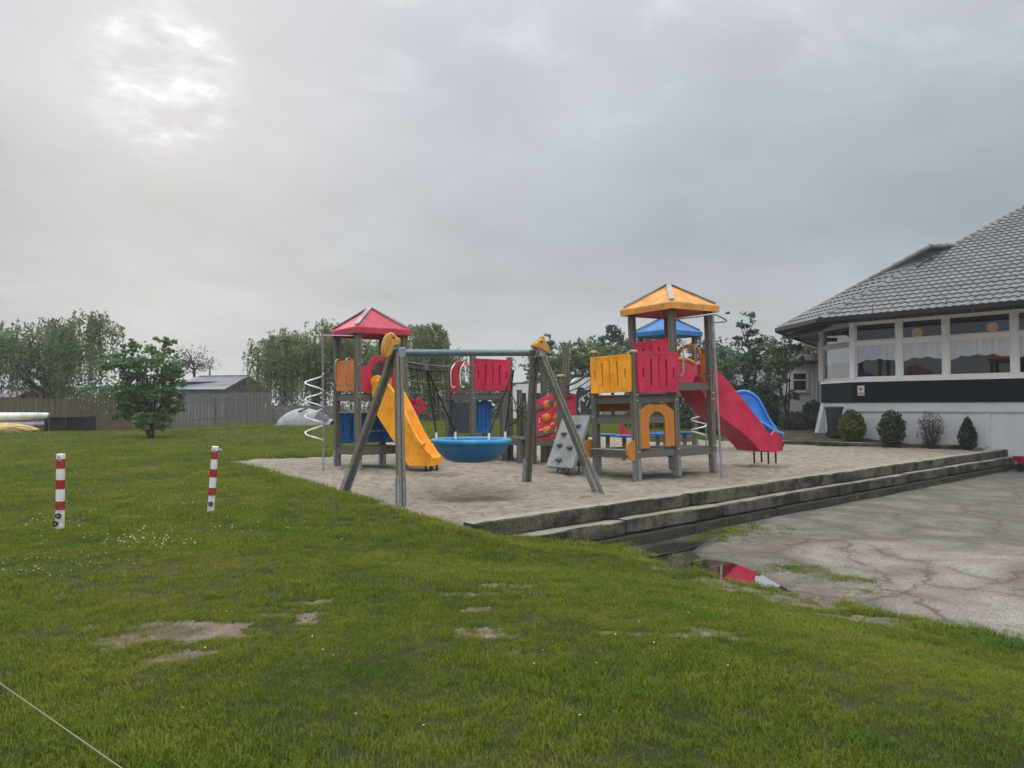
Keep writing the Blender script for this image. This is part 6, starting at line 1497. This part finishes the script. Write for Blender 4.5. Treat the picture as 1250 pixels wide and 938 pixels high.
# tiny bird in flight
p = at(888, 383, 30); r_ = thing('bird', 'tiny dark bird flying between the orange roof and the cafe', 'bird', p)
b = MB(); b.tube([p+Vector((-.11,0,0)), p+Vector((-.05,0,.015)), p+Vector((.03,0,.01)), p+Vector((.10,0,.02)), p+Vector((.13,0,.015))], [.008,.035,.04,.028,.006], 8); b.build('body', 'hold_grey', r_, smooth=60)
for s_ in (-1, 1):
    b = MB(); b.add([p+Vector((-.03,s_*.02,.02)), p+Vector((.05,s_*.02,.02)), p+Vector((.03,s_*.16,.08)), p+Vector((-.05,s_*.24,.05)), p+Vector((-.04,s_*.12,.06)), p+Vector((-.03,s_*.02,.01)), p+Vector((.05,s_*.02,.01)), p+Vector((.03,s_*.16,.07)), p+Vector((-.05,s_*.24,.045)), p+Vector((-.04,s_*.12,.05))], [(0,1,2,3,4), (9,8,7,6,5), (0,5,6,1), (1,6,7,2), (2,7,8,3), (3,8,9,4), (4,9,5,0)]); b.build('wing', 'hold_grey', r_)

# ================================================================== GRASS
TC = bpy.data.collections.new('tuft_sources')
def tuft(i, nb, h, spread, wdt):
    rs = np.random.default_rng(100+i); V = []; Fc = []
    for k in range(nb):
        a = rs.uniform(0, 2*math.pi); r0 = spread*math.sqrt(rs.uniform()); x, y = r0*math.cos(rs.uniform(0, 6.28)), r0*math.sin(rs.uniform(0, 6.28)); H_ = h*rs.uniform(.45, 1.15); ln = rs.uniform(.25, 1.0)*H_; w_ = wdt*rs.uniform(.7, 1.3)
        dx, dy = math.cos(a), math.sin(a); px_, py_ = -dy*w_/2, dx*w_/2; o = len(V)
        V += [(x-px_, y-py_, 0), (x+px_, y+py_, 0), (x+dx*ln*.3+px_*.8, y+dy*ln*.3+py_*.8, H_*.6), (x+dx*ln*.3-px_*.8, y+dy*ln*.3-py_*.8, H_*.6), (x+dx*ln, y+dy*ln, H_*.95), (x+dx*ln*1.02, y+dy*ln*1.02, H_*.95)]
        Fc += [(o, o+1, o+2, o+3), (o+3, o+2, o+4, o+5)]
    me = bpy.data.meshes.new('tuft'); me.from_pydata(V, [], Fc); me.materials.append(M['grass']); ob = bpy.data.objects.new('tuft_%d' % i, me); TC.objects.link(ob)
for i in range(6): tuft(i, 32, .030, .055, .0031)
def scatter(name, label, P, sc, src, kind='stuff'):
    me = bpy.data.meshes.new(name); P = np.asarray(P, np.float32); me.vertices.add(len(P)); me.vertices.foreach_set('co', P.ravel())
    a = me.attributes.new('sc', 'FLOAT', 'POINT'); a.data.foreach_set('value', np.asarray(sc, np.float32))
    ob = bpy.data.objects.new(name, me); COL.objects.link(ob); me.materials.append(M['grass'])
    ng = bpy.data.node_groups.new(name, 'GeometryNodeTree'); ng.interface.new_socket('Geometry', in_out='INPUT', socket_type='NodeSocketGeometry'); ng.interface.new_socket('Geometry', in_out='OUTPUT', socket_type='NodeSocketGeometry')
    n = ng.nodes; gi = n.new('NodeGroupInput'); go = n.new('NodeGroupOutput'); ip = n.new('GeometryNodeInstanceOnPoints'); ci = n.new('GeometryNodeCollectionInfo'); ci.inputs[0].default_value = src; ci.inputs['Separate Children'].default_value = True; ci.inputs['Reset Children'].default_value = True
    na = n.new('GeometryNodeInputNamedAttribute'); na.data_type = 'FLOAT'; na.inputs['Name'].default_value = 'sc'
    rv = n.new('FunctionNodeRandomValue'); rv.data_type = 'FLOAT_VECTOR'; rv.inputs[0].default_value = (-.12,-.12,0); rv.inputs[1].default_value = (.12,.12,6.283)
    ng.links.new(gi.outputs[0], ip.inputs['Points']); ng.links.new(ci.outputs[0], ip.inputs['Instance']); ip.inputs['Pick Instance'].default_value = True
    ng.links.new(rv.outputs[0], ip.inputs['Rotation']); ng.links.new(na.outputs['Attribute'], ip.inputs['Scale']); ng.links.new(ip.outputs[0], go.inputs[0])
    md = ob.modifiers.new('scatter', 'NODES'); md.node_group = ng
    tag(ob, label, 'grass' if name == 'grass' else None, kind=kind); return ob
PT = []; SCL = []
def zone(y0, y1, dens, smul, xm=.78, xpad=3.0):
    n = int(dens*(y1-y0)*((y0+y1)*xm+2*xpad)); Yg = np.sqrt(rng.uniform(y0*y0, y1*y1, n)); Xg = rng.uniform(-1, 1, n)*(Yg*xm+xpad)
    sd_ = sdist(SAND, Xg, Yg); ld_ = sdist(LOT, Xg, Yg); bd2 = sdist(BED, Xg, Yg); nn_ = vnoise(Xg, Yg, 2.2, 9, 2)
    ok = (sd_+.10*nn_ < .06) & (ld_+.12*nn_ < .02) & (bd2 < -.2) & (rng.uniform(0, 1, n) > bare(Xg, Yg)*.86) & ~((wall_d(Xg, Yg) < .22) & ((Xg-WALL0.x)*wd.x+(Yg-WALL0.y)*wd.y > 0))
    thin = ss(.12, .5, vnoise(Xg, Yg*1.6, 3.4, 21, 3))*.6; ok &= rng.uniform(0, 1, n) > thin
    ok &= ~((Yg > 24) & (Xg > 9))
    Xg, Yg = Xg[ok], Yg[ok]; Zg = surf(Xg, Yg)-.004-.012*bare(Xg, Yg)
    sd_ = sd_[ok]; Zg += .05*np.exp(-((sd_+.25)/.3)**2)*(Yg < 16)-.14*ss(-.1, .3, sd_)
    big = 1+.45*np.clip(vnoise(Xg, Yg, 1.1, 6, 3), -.6, 1)+.5*np.exp(-(sd_/.25)**2)+.5*np.exp(-((-ld_[ok]-.15)/.22)**2)
    PT.append(np.stack([Xg, Yg, Zg], -1)); SCL.append(smul*big*rng.uniform(.75, 1.3, len(Xg)))
zone(1.9, 5.5, 720, .9); zone(5.5, 9, 430, 1.1); zone(9, 14, 210, 1.45); zone(14, 24, 60, 2.2); zone(24, 46, 22, 3.0, .8)
for bx, by in ((73, 648.5), (257, 627)):
    q = on(bx, by); n = 60; xy = rng.normal(size=(n, 2))*np.array([.12, .08])+np.array([q.x, q.y-.03]); PT.append(np.stack([xy[:, 0], xy[:, 1], surf(xy[:, 0], xy[:, 1])-.005], -1)); SCL.append(rng.uniform(1.1, 2.2, n))
gs = scatter('grass', 'short patchy green lawn grass', np.concatenate(PT), np.concatenate(SCL), TC)
# weeds along the wall foot and in the cracks of the car park
PT = []; SCL = []
for px, py, n, sp, s_, dz in ((965,695,60,.14,1.0,-DROP), (985,699,26,.08,.8,-DROP), (1033,707,40,.12,1.1,-DROP), (1062,722,30,.10,.8,-DROP), (1010,734,26,.15,.6,-DROP), (880,648,90,.28,1.5,-DROP), (862,655,50,.25,1.2,-DROP), (905,640,30,.2,1.0,-DROP), (1200,770,30,.2,.8,-DROP), (790,655,14,.2,1.2,-.3), (1120,770,30,.25,.9,-DROP)):
    q = on(px, py, dz); xy = rng.normal(size=(n, 2))*sp*np.array([1.5, .8])+np.array([q.x, q.y]); PT.append(np.stack([xy[:, 0], xy[:, 1], lotz(xy[:, 0], xy[:, 1])-.005 if dz == -DROP else surf(xy[:, 0], xy[:, 1])], -1)); SCL.append(rng.uniform(.7, 1.4, n)*s_)
scatter('weeds', 'tufts of weed growing in the car park cracks', np.concatenate(PT), np.concatenate(SCL), TC)
# daisies
DC = bpy.data.collections.new('daisy_sources'); b = MB()
b.add([(.012*math.cos(k*math.pi/4)*(1 if k % 2 == 0 else .7), .012*math.sin(k*math.pi/4)*(1 if k % 2 == 0 else .7), .018+.003*(k % 2)) for k in range(8)], [tuple(range(8))]); b.add([(-.001,0,0), (.001,0,0), (.001,0,.018), (-.001,0,.018)], [(0,1,2,3)])
me = bpy.data.meshes.new('daisy'); me.from_pydata(b.v, [], b.f); me.materials.append(M['daisy']); DC.objects.link(bpy.data.objects.new('daisy', me))
PT = []
for px, py, rx, ry, n in ((70,690,90,14,90), (185,660,60,10,100), (30,700,40,10,40), (330,640,120,20,50), (200,610,150,22,90), (130,585,140,12,110), (230,575,60,8,60), (60,640,60,20,60), (320,560,80,8,90), (170,555,160,8,120), (650,800,500,70,16), (300,870,250,50,8), (760,790,60,20,5), (330,600,60,10,30)):
    for _ in range(int(n*.7)):
        q = on(px+rng.normal()*rx*.6, py+rng.normal()*ry*.6)
        if sdist(SAND, [q.x], [q.y])[0] < -.1 and sdist(LOT, [q.x], [q.y])[0] < -.1 and q.y > 2: PT.append((q.x, q.y, gz(q.x, q.y)+.015))
dz_ = scatter('daisies', 'scattered white daisies in the lawn', PT, [random.uniform(.7,1.3)*(.72 if p[1] > 7.5 else .45) for p in PT], DC)

# ================================================================== AIR
b = MB(); b.frame_box((0, 500, 5.2), (1900,0,0), (0,1700,0), (0,0,7.2))
def f_haze(N, L, o):
    v = N('ShaderNodeVolumePrincipled'); v.inputs['Color'].default_value = (.93,.95,.97,1); v.inputs['Density'].default_value = .0010
    L(v.outputs[0], o.inputs['Volume'])
M['haze'] = mat('haze', f_haze); hz = b.build('haze', 'haze'); tag(hz, 'thin even morning haze', None, kind='stuff')
